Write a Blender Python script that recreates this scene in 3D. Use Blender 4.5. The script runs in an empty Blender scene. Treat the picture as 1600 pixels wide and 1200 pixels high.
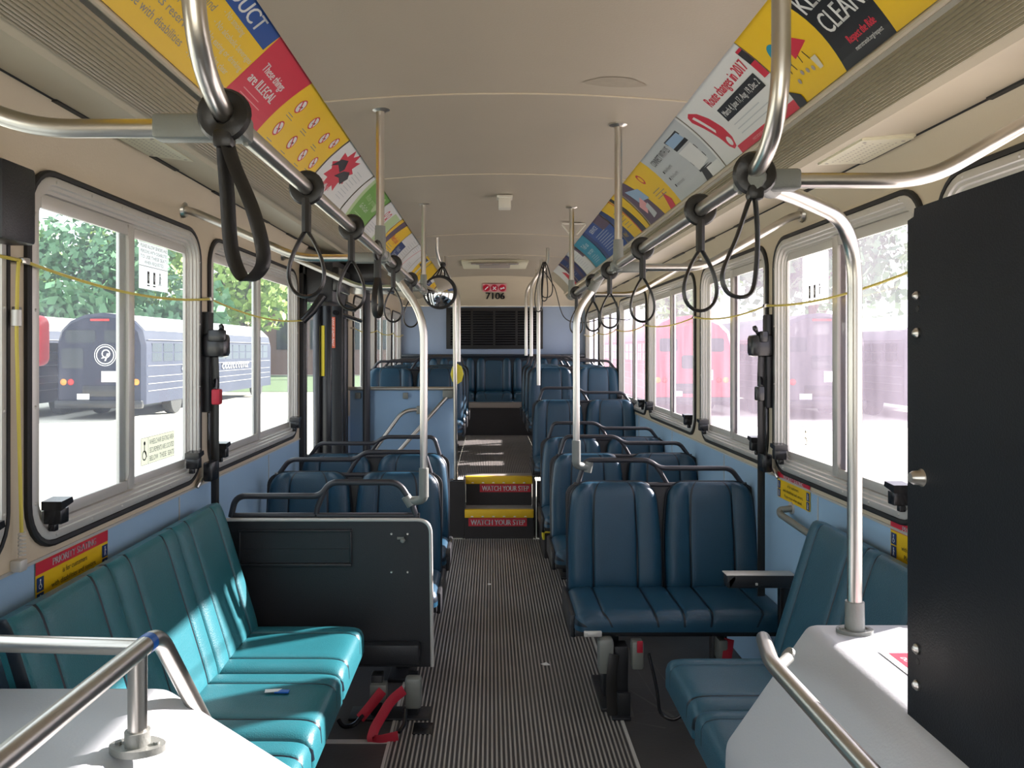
import bpy, bmesh, math, random
from math import pi, sin, cos, sqrt, radians as R
from mathutils import Vector as V, Matrix
from mathutils.geometry import tessellate_polygon

sc = bpy.context.scene
C = sc.collection
random.seed(4)

# ---------------------------------------------------------------- camera
H = 1.56                      # eye height above the low floor (world z)
cam_d = bpy.data.cameras.new('camera')
cam = bpy.data.objects.new('camera', cam_d); C.objects.link(cam)
cam_d.sensor_fit = 'HORIZONTAL'; cam_d.sensor_width = 36.0
cam_d.lens = 36.0 * 1250 / 1600
cam_d.shift_x = 33 / 1600.0; cam_d.shift_y = -53 / 1600.0
cam_d.clip_start = 0.05; cam_d.clip_end = 400
cam.location = (0, 0, H); cam.rotation_euler = (R(90), 0, 0)
sc.camera = cam
# ---------------------------------------------------------------- sky, sun, exposure
w = bpy.data.worlds.new('sky'); sc.world = w; w.use_nodes = True
bg = w.node_tree.nodes['Background']
bg.inputs['Color'].default_value = (0.86, 0.93, 1.0, 1)
bg.inputs['Strength'].default_value = 2.6
sun_d = bpy.data.lights.new('sun', 'SUN'); sun = bpy.data.objects.new('sun', sun_d); C.objects.link(sun)
sun_d.energy = 31.0; sun_d.angle = R(0.8); sun_d.color = (1.0, 0.95, 0.86)
sun.rotation_euler = V((1, 0.55, 0.56)).to_track_quat('Z', 'Y').to_euler()
sun.location = (20, 11, 14)
sc.view_settings.view_transform = 'Standard'; sc.view_settings.look = 'None'
sc.view_settings.gamma = 1; sc.view_settings.exposure = 0.08
sc.view_settings.use_curve_mapping = False
sc.cycles.max_bounces = 12; sc.cycles.diffuse_bounces = 6; sc.cycles.transparent_max_bounces = 16
sc.cycles.sample_clamp_indirect = 6.0; sc.cycles.use_denoising = True

# ---------------------------------------------------------------- materials
M = {}
def mat(name, col, rough=0.5, metal=0.0, bump=0.0, bscale=80, var=0.0, vscale=6, coat=0.0, spec=None, aniso=None):
    m = bpy.data.materials.new(name); m.use_nodes = True
    nt = m.node_tree; b = nt.nodes['Principled BSDF']
    c = tuple(col) + (1,)
    b.inputs['Base Color'].default_value = c
    b.inputs['Roughness'].default_value = rough; b.inputs['Metallic'].default_value = metal
    if coat: b.inputs['Coat Weight'].default_value = coat; b.inputs['Coat Roughness'].default_value = 0.25
    if spec is not None: b.inputs['Specular IOR Level'].default_value = spec
    if bump or var:
        tc = nt.nodes.new('ShaderNodeTexCoord')
    if bump:
        n = nt.nodes.new('ShaderNodeTexNoise'); n.inputs['Scale'].default_value = bscale
        n.inputs['Detail'].default_value = 4
        bp = nt.nodes.new('ShaderNodeBump'); bp.inputs['Strength'].default_value = bump; bp.inputs['Distance'].default_value = 0.004
        nt.links.new(tc.outputs['Object'], n.inputs['Vector'])
        nt.links.new(n.outputs['Fac'], bp.inputs['Height']); nt.links.new(bp.outputs['Normal'], b.inputs['Normal'])
    if var:
        n = nt.nodes.new('ShaderNodeTexNoise'); n.inputs['Scale'].default_value = vscale; n.inputs['Detail'].default_value = 6
        mx = nt.nodes.new('ShaderNodeMix'); mx.data_type = 'RGBA'
        mx.inputs[6].default_value = tuple(max(0, x * (1 - var)) for x in col) + (1,)
        mx.inputs[7].default_value = tuple(min(1, x * (1 + var)) for x in col) + (1,)
        nt.links.new(tc.outputs['Object'], n.inputs['Vector']); nt.links.new(n.outputs['Fac'], mx.inputs[0])
        nt.links.new(mx.outputs[2], b.inputs['Base Color'])
    M[name] = m
    return m
def glass(name, tint, haze, hcol):
    m = bpy.data.materials.new(name); m.use_nodes = True; nt = m.node_tree
    for n in list(nt.nodes): nt.nodes.remove(n)
    out = nt.nodes.new('ShaderNodeOutputMaterial')
    tr = nt.nodes.new('ShaderNodeBsdfTransparent'); tr.inputs[0].default_value = tint + (1,)
    tl = nt.nodes.new('ShaderNodeBsdfTranslucent'); tl.inputs[0].default_value = hcol + (1,)
    gl = nt.nodes.new('ShaderNodeBsdfGlossy'); gl.inputs['Roughness'].default_value = 0.03
    m1 = nt.nodes.new('ShaderNodeMixShader'); m2 = nt.nodes.new('ShaderNodeMixShader')
    tc = nt.nodes.new('ShaderNodeTexCoord'); no = nt.nodes.new('ShaderNodeTexNoise'); no.inputs['Scale'].default_value = 3.5; no.inputs['Detail'].default_value = 8
    mp = nt.nodes.new('ShaderNodeMapping'); mp.inputs['Scale'].default_value = (1, 2.2, .5)
    mr = nt.nodes.new('ShaderNodeMapRange'); mr.inputs[1].default_value = .3; mr.inputs[2].default_value = .75
    mr.inputs[3].default_value = haze * .7; mr.inputs[4].default_value = haze * 1.3
    nt.links.new(tc.outputs['Object'], mp.inputs['Vector']); nt.links.new(mp.outputs[0], no.inputs['Vector']); nt.links.new(no.outputs['Fac'], mr.inputs[0])
    nt.links.new(mr.outputs[0], m1.inputs[0]); nt.links.new(tr.outputs[0], m1.inputs[1]); nt.links.new(tl.outputs[0], m1.inputs[2])
    m2.inputs[0].default_value = 0.035
    nt.links.new(m1.outputs[0], m2.inputs[1]); nt.links.new(gl.outputs[0], m2.inputs[2]); nt.links.new(m2.outputs[0], out.inputs[0])
    M[name] = m
glass('glass_left', (.86, .90, .90), 0.06, (.8, .85, 1.0))
glass('glass_right', (.74, .70, .76), 0.06, (.88, .76, .98))
mat('beige', (.62, .53, .39), .55, bump=.15, bscale=140, var=.04)
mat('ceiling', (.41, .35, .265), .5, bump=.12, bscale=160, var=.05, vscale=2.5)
mat('cove', (.50, .435, .32), .5, var=.04)
mat('blue_wall', (.33, .51, .70), .55, bump=.1, bscale=200, var=.04)
mat('blue_panel', (.24, .38, .56), .45, var=.05)
mat('rear_blue', (.30, .38, .52), .6, var=.05)
mat('diffuser', (.34, .30, .21), .35)
mat('alum', (.62, .60, .56), .40, 0.3)
mat('steel', (.62, .59, .54), .30, 1.0)
mat('castgrey', (.22, .23, .21), .45, .3, bump=.2, bscale=200)
mat('rubber', (.012, .012, .013), .55)
mat('black', (.016, .017, .02), .42, bump=.25, bscale=220)
mat('blackpanel', (.007, .009, .013), .5, bump=.2, bscale=300, var=.2, vscale=9, spec=.25)
mat('blackgloss', (.012, .012, .014), .25)
mat('strap', (.014, .013, .012), .38, bump=.15, bscale=120)
mat('vinyl', (.012, .055, .098), .33, bump=.3, bscale=260, var=.15, vscale=9)
mat('vinyl_teal', (.015, .125, .150), .36, bump=.3, bscale=260, var=.12, vscale=8)
mat('vinyl_mid', (.018, .085, .13), .36, bump=.3, bscale=260, var=.12, vscale=8)
mat('piping', (.003, .009, .018), .4)
mat('rail_black', (.035, .035, .042), .32)
mat('housing', (.46, .48, .50), .38, bump=.12, bscale=180)
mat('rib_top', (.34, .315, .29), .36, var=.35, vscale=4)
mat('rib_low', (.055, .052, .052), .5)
mat('floor_black', (.06, .057, .055), .45, bump=.2, bscale=60, var=.5, vscale=3)
mat('chalk', (.14, .135, .13), .7, var=.4, vscale=12)
mat('kick', (.028, .024, .024), .55, var=.25, vscale=5)
mat('beige_dark', (.34, .29, .25), .5)
mat('yellow', (.80, .50, .02), .5, var=.06)
mat('yellow2', (.78, .62, .03), .5)
mat('cord', (.62, .50, .08), .5)
mat('red', (.62, .025, .035), .5)
mat('redbelt', (.42, .01, .03), .55, bump=.4, bscale=400)
mat('signred', (.55, .03, .05), .45)
mat('white', (.80, .80, .78), .5)
mat('offwhite', (.70, .66, .56), .5)
mat('cream', (.66, .62, .46), .5)
mat('textwhite', (.88, .88, .88), .5)
mat('textblack', (.012, .012, .014), .5)
mat('textgrey', (.25, .25, .25), .5)
mat('adyellow', (.85, .55, .01), .4)
mat('adblue', (.01, .07, .30), .4)
mat('adred', (.62, .02, .05), .4)
mat('adwhite', (.74, .75, .72), .4)
mat('adgreen', (.16, .38, .06), .4)
mat('adgreen2', (.45, .60, .30), .4)
mat('adteal', (.01, .28, .42), .4)
mat('adnavy', (.01, .04, .16), .4)
mat('adblack', (.012, .013, .016), .3)
mat('adpurple', (.10, .06, .10), .4)
mat('adgrey', (.52, .55, .55), .4)
mat('adpink', (.75, .35, .35), .4)
mat('adsky', (.30, .45, .62), .4)
mat('tape', (.01, .12, .50), .3)
mat('mirror', (.9, .9, .9), .03, 1.0)
mat('chalkyellow', (.85, .72, .05), .5)
mat('signorange', (.80, .18, .10), .5)
def sticker_mat(name, col):
    m = mat(name, col, .5); nt = m.node_tree
    tl = nt.nodes.new('ShaderNodeBsdfTranslucent'); tl.inputs[0].default_value = tuple(col) + (1,)
    mx = nt.nodes.new('ShaderNodeMixShader'); mx.inputs[0].default_value = .62
    nt.links.new(nt.nodes['Principled BSDF'].outputs[0], mx.inputs[1]); nt.links.new(tl.outputs[0], mx.inputs[2])
    nt.links.new(mx.outputs[0], nt.nodes['Material Output'].inputs['Surface'])
sticker_mat('sticker_white', (.85, .87, .88)); sticker_mat('sticker_cream', (.80, .78, .62))
# outside
mat('bus_navy', (.014, .018, .038), .5, spec=.3)
mat('bus_white', (.80, .80, .80), .4)
mat('bus_red', (.50, .03, .06), .35)
mat('bus_dark', (.05, .045, .06), .35)
mat('bus_glass', (.02, .025, .03), .1)
mat('bus_silver', (.20, .20, .22), .4, .3)
mat('amber', (.8, .25, .03), .3)
mat('tail', (.5, .02, .02), .3)
mat('tyre', (.015, .015, .015), .8)
mat('asphalt', (.62, .58, .50), .9, bump=.2, bscale=20, var=.12, vscale=1.2)
mat('bark', (.10, .07, .05), .9, var=.3)
mat('leaf1', (.15, .28, .08), .6, var=.35, vscale=2)
mat('leaf2', (.22, .33, .07), .6, var=.35, vscale=2)
mat('leaf3', (.09, .21, .10), .6, var=.35, vscale=2)
mat('brick', (.16, .09, .075), .8, var=.2, vscale=3)
mat('grass', (.07, .11, .045), .9, var=.3, vscale=5)
mat('roofgrey', (.25, .25, .26), .7)

# ---------------------------------------------------------------- mesh helpers
def fillet(pts, rad, n=7):
    pts = [V(p) for p in pts]
    if rad <= 0 or len(pts) < 3: return pts
    out = [pts[0]]
    for i in range(1, len(pts) - 1):
        p, a, b = pts[i], pts[i-1], pts[i+1]
        d1 = (a - p); d2 = (b - p)
        l = min(rad, d1.length * .49, d2.length * .49)
        s = p + d1.normalized() * l; e = p + d2.normalized() * l
        for k in range(n + 1):
            t = k / n
            out.append(s * (1-t)**2 + p * 2*t*(1-t) + e * t*t)
    out.append(pts[-1]); return out
class MB:
    def __init__(s): s.bm = bmesh.new(); s.mi = 0; s.T = Matrix.Identity(4)
    def v(s, p): return s.bm.verts.new(s.T @ V(p))
    def f(s, vs):
        try: fc = s.bm.faces.new(vs)
        except ValueError: return None
        fc.material_index = s.mi; return fc
    def quad(s, a, b, c, d): return s.f([s.v(a), s.v(b), s.v(c), s.v(d)])
    def poly(s, pts): return s.f([s.v(p) for p in pts])
    def box(s, lo, hi, bev=0.0, rot=None, seg=2):
        lo, hi = V(lo), V(hi); c = (lo + hi) / 2; h = (hi - lo) / 2
        m = Matrix.Translation(c) @ (rot.to_4x4() if rot is not None else Matrix.Identity(4))
        vs = [s.bm.verts.new(s.T @ (m @ V((h.x*x, h.y*y, h.z*z)))) for x in (-1, 1) for y in (-1, 1) for z in (-1, 1)]
        fs = [s.f([vs[i] for i in q]) for q in ((0,1,3,2),(4,6,7,5),(0,4,5,1),(2,3,7,6),(0,2,6,4),(1,5,7,3))]
        if bev > 0:
            es = list({e for f in fs for e in f.edges})
            r = bmesh.ops.bevel(s.bm, geom=es, offset=bev, segments=seg, profile=.5, affect='EDGES')
            for f in r['faces']: f.material_index = s.mi
    def ring_loft(s, rings, closed=True, cap=True):
        vr = [[s.v(p) for p in r] for r in rings]
        n = len(vr[0])
        for a, b in zip(vr, vr[1:]):
            for i in range(n if closed else n - 1):
                j = (i + 1) % n
                s.f([a[i], a[j], b[j], b[i]])
        if cap and closed: s.f(vr[0][::-1]); s.f(vr[-1])
        return vr
    def tube(s, pts, r, seg=10, bend=0.0, cap=True, n=7, closed=False, flat=None, up=None):
        P = fillet(pts, bend, n)
        if closed: P = P + [P[0]]
        rings = []; nrm = None
        for i, p in enumerate(P):
            if closed: t = (P[(i+1) % (len(P)-1)] - P[(i-1) % (len(P)-1)]).normalized()
            elif i == 0: t = (P[1] - P[0]).normalized()
            elif i == len(P)-1: t = (P[-1] - P[-2]).normalized()
            else: t = ((P[i+1]-P[i]).normalized() + (P[i]-P[i-1]).normalized()).normalized()
            if nrm is None:
                u0 = V(up) if up is not None else (V((0,0,1)) if abs(t.z) < .9 else V((1,0,0)))
                nrm = (u0 - t * u0.dot(t)).normalized()
            else:
                nrm = (nrm - t * nrm.dot(t)).normalized()
            if up is not None:
                u0 = V(up); q = u0 - t * u0.dot(t)
                if q.length > .05: nrm = q.normalized()
            bn = t.cross(nrm)
            ra = r if not callable(r) else r(i / (len(P)-1))
            ru, rb = (ra, ra) if flat is None else flat
            rings.append([p + nrm * ru * cos(2*pi*k/seg) + bn * rb * sin(2*pi*k/seg) for k in range(seg)])
        s.ring_loft(rings, True, cap and not closed)
    def cyl(s, a, b, r, r2=None, seg=16):
        r2 = r if r2 is None else r2
        s.tube([a, b], lambda t: r + (r2 - r) * t, seg)
    def prism(s, prof, vec):
        """prof: list of 3-D points (closed planar polygon) extruded along vec."""
        a = [s.v(p) for p in prof]; b = [s.v(V(p) + V(vec)) for p in prof]
        n = len(a)
        for i in range(n): s.f([a[i], a[(i+1) % n], b[(i+1) % n], b[i]])
        s.f(a[::-1]); s.f(b)
    def lathe(s, prof, seg=24, c=(0,0,0), M4=None):
        m = Matrix.Translation(V(c)) @ (M4 if M4 is not None else Matrix.Identity(4))
        rings = [[m @ V((r*cos(2*pi*k/seg), r*sin(2*pi*k/seg), z)) for k in range(seg)] for r, z in prof]
        s.ring_loft(rings)
def rebase(me, loc):
    if loc.length > 0: me.transform(Matrix.Translation(-loc))
def obj(name, mb, mats, parent=None, smooth=True, world=True, angle=38):
    me = bpy.data.meshes.new(name)
    bmesh.ops.remove_doubles(mb.bm, verts=mb.bm.verts, dist=1e-6)
    bmesh.ops.recalc_face_normals(mb.bm, faces=mb.bm.faces)
    mb.bm.to_mesh(me); mb.bm.free()
    if not isinstance(mats, (list, tuple)): mats = [mats]
    for m in mats: me.materials.append(M[m] if isinstance(m, str) else m)
    if smooth:
        me.polygons.foreach_set('use_smooth', [True] * len(me.polygons))
        me.set_sharp_from_angle(angle=R(angle))
    o = bpy.data.objects.new(name, me); C.objects.link(o)
    if parent is not None:
        if world:
            off = V(); q = parent
            while q is not None: off += q.location; q = q.parent
            rebase(me, off)
        o.parent = parent
    return o
def tag(o, label, cat, group=None, kind=None):
    if label: o['label'] = label
    if cat: o['category'] = cat
    if group: o['group'] = group
    if kind: o['kind'] = kind
    return o
def thing(name, label, cat, loc=(0,0,0), group=None, rz=0.0):
    o = bpy.data.objects.new(name, None); C.objects.link(o); o.empty_display_size = .1
    o.location = loc; o.rotation_euler = (0, 0, rz)
    return tag(o, label, cat, group)
def plab(o, t): o['label'] = t; return o
def struct(o, label=None):
    o['kind'] = 'structure'
    if label: o['label'] = label
    return o
def sempty(name, loc=(0,0,0), label=None):
    o = bpy.data.objects.new(name, None); C.objects.link(o); o.location = loc; return struct(o, label)
def copy_tree(o, parent=None):
    c = o.copy(); C.objects.link(c); c.parent = parent
    for ch in list(o.children): copy_tree(ch, c)
    return c
# text -------------------------------------------------------
_tc = {}
def text_geo(s, align='LEFT'):
    k = (s, align)
    if k in _tc: return _tc[k]
    cu = bpy.data.curves.new('t', 'FONT'); cu.body = s; cu.size = 1; cu.align_x = align; cu.resolution_u = 3
    o = bpy.data.objects.new('t', cu); C.objects.link(o)
    dg = bpy.context.evaluated_depsgraph_get(); dg.update()
    me = bpy.data.meshes.new_from_object(o.evaluated_get(dg))
    g = ([tuple(v.co) for v in me.vertices], [tuple(p.vertices) for p in me.polygons])
    bpy.data.meshes.remove(me); bpy.data.objects.remove(o); bpy.data.curves.remove(cu)
    _tc[k] = g; return g
def put_text(mb, s, fn, size=.05, at=(0,0), width=None, align='LEFT', shear=0.0, rot=0.0, bold=0.0):
    """fn(u,v) -> world point.  width squeezes the line to that width."""
    vs, fs = text_geo(s, align)
    if not vs: return
    xs = [v[0] for v in vs]; wd = max(xs) - min(xs)
    kx = size if width is None else width / max(wd, 1e-4)
    cr, sr = cos(rot), sin(rot)
    for dx in ((0,) if not bold else (0, bold)):
        bv = []
        for x, y, _ in vs:
            a = x * kx + y * size * shear + dx; b = y * size
            bv.append(mb.v(fn(at[0] + a*cr - b*sr, at[1] + a*sr + b*cr)))
        for f in fs: mb.f([bv[i] for i in f])
def disc(mb, fn, c, r, n=20, ry=None):
    ry = r if ry is None else ry
    mb.poly([fn(c[0] + r*cos(2*pi*k/n), c[1] + ry*sin(2*pi*k/n)) for k in range(n)])
def annulus(mb, fn, c, r0, r1, n=20, ry=1.0):
    for k in range(n):
        a, b = 2*pi*k/n, 2*pi*(k+1)/n
        mb.quad(fn(c[0]+r0*cos(a), c[1]+r0*ry*sin(a)), fn(c[0]+r1*cos(a), c[1]+r1*ry*sin(a)), fn(c[0]+r1*cos(b), c[1]+r1*ry*sin(b)), fn(c[0]+r0*cos(b), c[1]+r0*ry*sin(b)))
def rect(mb, fn, u0, v0, u1, v1, n=1):
    for k in range(n):
        a = v0 + (v1-v0)*k/n; b = v0 + (v1-v0)*(k+1)/n
        mb.quad(fn(u0, a), fn(u1, a), fn(u1, b), fn(u0, b))

# ================================================================ THE BUS SHELL
XL, XR = -1.21, 1.27
YF, YR = -1.3, 10.85
ZP = 0.47                        # rear platform height
# windows: (y0, y1)
WZ0, WZ1 = 1.03, 2.045
left_w = [(0.55, 1.99), (2.08, 3.31), (3.42, 4.97), (7.0, 8.25), (8.38, 9.6), (9.72, 10.66)]
right_w = [(0.85, 2.26), (2.34, 3.57), (3.66, 4.81), (4.95, 6.40), (6.50, 7.88), (7.98, 9.28), (9.38, 10.62)]
DOOR = (5.05, 6.62)
def rrect(u0, u1, v0, v1, r, n=7):
    r = max(r, 1e-3); pts = []
    for cx, cy, a0 in ((u1-r, v0+r, -pi/2), (u1-r, v1-r, 0), (u0+r, v1-r, pi/2), (u0+r, v0+r, pi)):
        for k in range(n+1):
            a = a0 + pi/2*k/n; pts.append((cx + r*cos(a), cy + r*sin(a)))
    return pts
def holed(mb, outer, holes, fn):
    loops = [[V((u, v, 0)) for u, v in outer]] + [[V((u, v, 0)) for u, v in h] for h in holes]
    flat = [p for l in loops for p in l]; vs = [mb.v(fn(p.x, p.y)) for p in flat]
    for t in tessellate_polygon(loops): mb.f([vs[i] for i in t])
WR = 0.125
def sill(side, y0): return .80 if (side > 0 and y0 < 1) else WZ0
def build_side(name, X, sgn, wins, segs, slot):
    mb = MB()
    for (a, b) in segs:
        hs = [rrect(y0+.004, y1-.004, WZ0+.004, WZ1-.004, WR-.004) for y0, y1 in wins if y0 >= a and y1 <= b and sill(sgn, y0) == WZ0]
        lowsill = [(y0, y1) for y0, y1 in wins if sill(sgn, y0) != WZ0]
        mb.mi = 0
        if lowsill:
            c0 = 2.30
            holed(mb, [(a, 0.78), (c0, 0.78), (c0, 2.07), (a, 2.07)], [rrect(y0+.004, y1-.004, .804, WZ1-.004, WR-.004) for y0, y1 in lowsill], lambda u, v: (X, u, v))
            holed(mb, [(c0, 1.0), (b, 1.0), (b, 2.07), (c0, 2.07)], hs, lambda u, v: (X, u, v))
        else: holed(mb, [(a, 1.0), (b, 1.0), (b, 2.07), (a, 2.07)], hs, lambda u, v: (X, u, v))
        # the upper wall leans in to the cove slot
        rings = []
        for t in range(6):
            k = t/5; x = X + (slot[0]-X) * k**1.6; z = 2.07 + (slot[1]-2.07)*k
            rings.append([(x, a, z), (x, b, z)])
        mb.ring_loft(rings, False, False)
        mb.mi = 1
        if lowsill:
            mb.quad((X, a, -.02), (X, c0, -.02), (X, c0, .78), (X, a, .78)); mb.quad((X, c0, -.02), (X, b, -.02), (X, b, 1.0), (X, c0, 1.0))
        else: mb.quad((X, a, -.02), (X, b, -.02), (X, b, 1.0), (X, a, 1.0))
        mb.mi = 2
        mb.box((min(X, X-sgn*.006), c0 if lowsill else a, .996), (max(X, X-sgn*.006), b, 1.004))
        for y in [k*1.25+.6 for k in range(8)]:
            if a < y < b: mb.box((min(X, X-sgn*.003), y, .0), (max(X, X-sgn*.003), y+.006, .99))
    return struct(obj(name, mb, ['beige', 'blue_wall', 'alum']))
SLOT_L = (-1.15, 2.22); SLOT_R = (1.225, 2.18)
build_side('wall_left', XL, -1, left_w, [(YF, DOOR[0]), (DOOR[1], YR)], SLOT_L)
build_side('wall_right', XR, 1, right_w, [(YF, YR)], SLOT_R)
# left wall above the door
mb = MB(); mb.box((XL-.03, DOOR[0], 2.1), (XL, DOOR[1], 2.45)); struct(obj('wall_above_door', mb, 'beige'), 'wall strip above the rear door')

# ad cove profile -----------------------------------------
ADL = (V((-.79, 2.262)), V((-.593, 2.46)))
ADR = (V((.905, 2.262)), V((.70, 2.46)))
def cove_pt(side, y, s, off=0.0):
    b, t = ADL if side < 0 else ADR
    d = (t - b); n = V((d.y, -d.x)).normalized()
    if side < 0: n = -n
    # n points outward and up
    if n.y < 0: n = -n
    p = b + d * s + n * (.05 * s * (1 - s)) - n * off
    return V((p.x, y, p.y))
# ceiling with its two coves ------------------------------
YC0, YC1 = YF, 9.85
mb = MB()
N = 14
def ceil_z(x): return 2.475 - .03 * ((x - .053) / .65) ** 2
for k in range(N):
    x0 = ADL[1].x + (ADR[1].x - ADL[1].x) * k/N; x1 = ADL[1].x + (ADR[1].x - ADL[1].x) * (k+1)/N
    mb.quad((x0, YC0, ceil_z(x0)), (x1, YC0, ceil_z(x1)), (x1, YC1, ceil_z(x1)), (x0, YC1, ceil_z(x0)))
obj_ceiling = struct(obj('ceiling', mb, 'ceiling'))
for side, diff, slot in ((-1, (-.925, 2.19), SLOT_L), (1, (1.0, 2.17), SLOT_R)):
    mb = MB(); mb.mi = 0
    rings = [[tuple(cove_pt(side, YC0, s/8, -.004)), tuple(cove_pt(side, YC1, s/8, -.004))] for s in range(9)]
    mb.ring_loft(rings, False, False)
    b = ADL[0] if side < 0 else ADR[0]; t = ADL[1] if side < 0 else ADR[1]
    # lips holding the cards
    for q, dz in ((b, -.006), (t, .0)):
        mb.tube([(q.x, YC0, q.y+dz), (q.x, YC1, q.y+dz)], .008, 8)
    # flat panel from the diffuser to the slot
    dx = diff[0]; zz = diff[1]
    mb.ring_loft([[(dx, YC0, zz), (dx, YC1, zz)], [(dx + side*.02, YC0, zz-.012), (dx+side*.02, YC1, zz-.012)], [(dx + side*.045, YC0, zz-.006), (dx+side*.045, YC1, zz-.006)],
                  [(slot[0], YC0, slot[1]), (slot[0], YC1, slot[1])]], False, False)
    o = struct(obj('trim_%d' % (1 if side < 0 else 2), mb, 'cove'), 'ceiling cove panel along the %s side' % ('left' if side < 0 else 'right'))
    # black slots between panel and wall
    sm = MB()
    yy = .3
    while yy < 9.4:
        L = .22 if side < 0 else .3
        sm.box((min(slot[0]-side*.012, slot[0]+side*.01), yy, slot[1]-.007), (max(slot[0]-side*.012, slot[0]+side*.01), yy+L, slot[1]+.01)); yy += L + .38
    obj('vent_slot', sm, 'rubber', o)
    # thin dark joint
    sm = MB(); sm.tube([(slot[0], YC0, slot[1]-.001), (slot[0], YC1, slot[1]-.001)], .004, 6); obj('joint', sm, 'rubber', o)
    # ribbed diffuser
    mb = MB(); rings = []
    n = 26
    p0 = V((b.x + side*.014, b.y - .02)); p1 = V((dx, zz)); d = p1 - p0; nn = V((d.y, -d.x)).normalized()
    if nn.y > 0: nn = -nn
    for k in range(n+1):
        s = k/n; p = p0 + d*s + nn * (.035*4*s*(1-s)*.5 + (.006 if k % 2 else 0))
        rings.append([(p.x, YC0, p.y), (p.x, YC1, p.y)])
    mb.ring_loft(rings, False, False)
    tag(obj('light_cover', mb, 'diffuser', smooth=False), 'long ribbed plastic light cover below the %s advertising cards' % ('left' if side < 0 else 'right'), 'light cover')
# ceiling seams
for i, y in enumerate((1.45, 2.85, 4.15, 6.28, 7.65)):
    mb = MB()
    xs = [ADL[1].x + (ADR[1].x-ADL[1].x)*k/16 for k in range(17)]
    mb.tube([(x, y, ceil_z(x)-.001) for x in xs], .004, 6, flat=(.003, .006), up=(0, 0, 1))
    struct(obj('trim_%d' % (i+3), mb, 'beige'), 'ceiling panel joint strip')
mb = MB()   # smudge on the ceiling
for rr_, in ((1.0,),):
    P_ = [(.42 + .10*cos(a)*(1+.2*sin(3*a)), 2.70 + .05*sin(a)) for a in [2*pi*k/18 for k in range(18)]]
    for i in range(18):
        A_, B_ = P_[i], P_[(i+1) % 18]; mb.poly([(.42, 2.70, ceil_z(.42)-.0018), (A_[0], A_[1], ceil_z(A_[0])-.0018), (B_[0], B_[1], ceil_z(B_[0])-.0018)])
mm = mat('stain', (.35, .295, .22), .6, var=.15, vscale=30)
struct(obj('ceiling_stain', mb, 'stain'), 'faint brown smudge on the ceiling')
# rear bulkhead ------------------------------------------
mb = MB()
fr = [(XL-.02, 2.05), (XL-.02, 2.46), (XR+.02, 2.46), (XR+.02, 2.05)]
mb.mi = 0   # slanted beige panel 2.475 @9.85 -> 2.16 @10.72
mb.quad((-1.25, 9.85, 2.475), (1.31, 9.85, 2.475), (1.31, 10.76, 2.155), (-1.25, 10.76, 2.155))
mb.mi = 1
mb.box((XL-.04, 10.78, .4), (XR+.04, 10.84, 2.17))
mb.mi = 2
mb.box((XL, 10.765, 2.145), (XR, 10.785, 2.16), .003)
wr = struct(obj('wall_rear', mb, ['beige', 'rear_blue', 'alum']))
# front bulkhead with windscreen opening (behind the camera)
mb = MB()
holed(mb, [(XL-.04, -.4), (XR+.04, -.4), (XR+.04, 2.55), (XL-.04, 2.55)], [rrect(-1.05, 1.1, 1.0, 2.15, .1)], lambda u, v: (u, YF, v))
struct(obj('wall_front', mb, 'beige'))
# outer roof so no daylight leaks into the coves
mb = MB()
mb.ring_loft([[(x, YF, z), (x, YR, z)] for x, z in ((XL-.045, 2.1), (XL-.04, 2.3), (-1.0, 2.55), (-.5, 2.62), (.6, 2.62), (1.05, 2.55), (XR+.04, 2.3), (XR+.045, 2.1))], False, False)
struct(obj('roof', mb, 'white'))

# floor -----------------------------------------------------
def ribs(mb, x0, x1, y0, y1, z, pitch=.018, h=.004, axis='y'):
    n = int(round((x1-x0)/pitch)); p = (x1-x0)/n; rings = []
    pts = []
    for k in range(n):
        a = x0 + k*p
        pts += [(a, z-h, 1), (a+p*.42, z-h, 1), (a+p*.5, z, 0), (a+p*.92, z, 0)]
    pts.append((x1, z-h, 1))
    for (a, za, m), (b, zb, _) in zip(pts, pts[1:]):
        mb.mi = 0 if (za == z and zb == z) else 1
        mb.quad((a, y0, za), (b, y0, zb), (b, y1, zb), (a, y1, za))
mb = MB()
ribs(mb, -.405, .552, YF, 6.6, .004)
mb.mi = 2
mb.quad((XL, YF, 0), (-.405, YF, 0), (-.405, 6.6, 0), (XL, 6.6, 0)); mb.quad((.552, YF, 0), (XR, YF, 0), (XR, 6.6, 0), (.552, 6.6, 0))
mb.mi = 3
for x in (-.405, .552): mb.box((x-.006, YF, -.001), (x+.006, 6.6, .005))
mb.box((XL, 3.17, -.001), (-.405, 3.2, .003)); mb.box((.552, 2.62, -.001), (XR, 2.64, .003))
# pale scrapes on the right of the dark floor
rs = random.Random(3)
mb.mi = 4
for x, y, x2, y2, wd in ((.80, 4.05, .86, 3.35, .012), (.88, 3.9, 1.02, 3.05, .03), (.60, 3.42, .95, 3.5, .006), (.62, 3.7, .80, 3.35, .02), (.70, 4.1, .74, 3.5, .007), (.58, 3.36, .72, 3.3, .01), (.62, 3.6, .60, 3.4, .02), (.9, 3.45, 1.15, 3.6, .006)):
    d = V((x2-x, y2-y)).normalized(); n = V((-d.y, d.x)) * wd/2
    mb.quad((x-n.x*.2, y-n.y*.2, .0012), (x2-n.x, y2-n.y, .0012), (x2+n.x, y2+n.y, .0012), (x+n.x*.2, y+n.y*.2, .0012))
struct(obj('floor', mb, ['rib_top', 'rib_low', 'floor_black', 'alum', 'chalk'], smooth=False))
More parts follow.
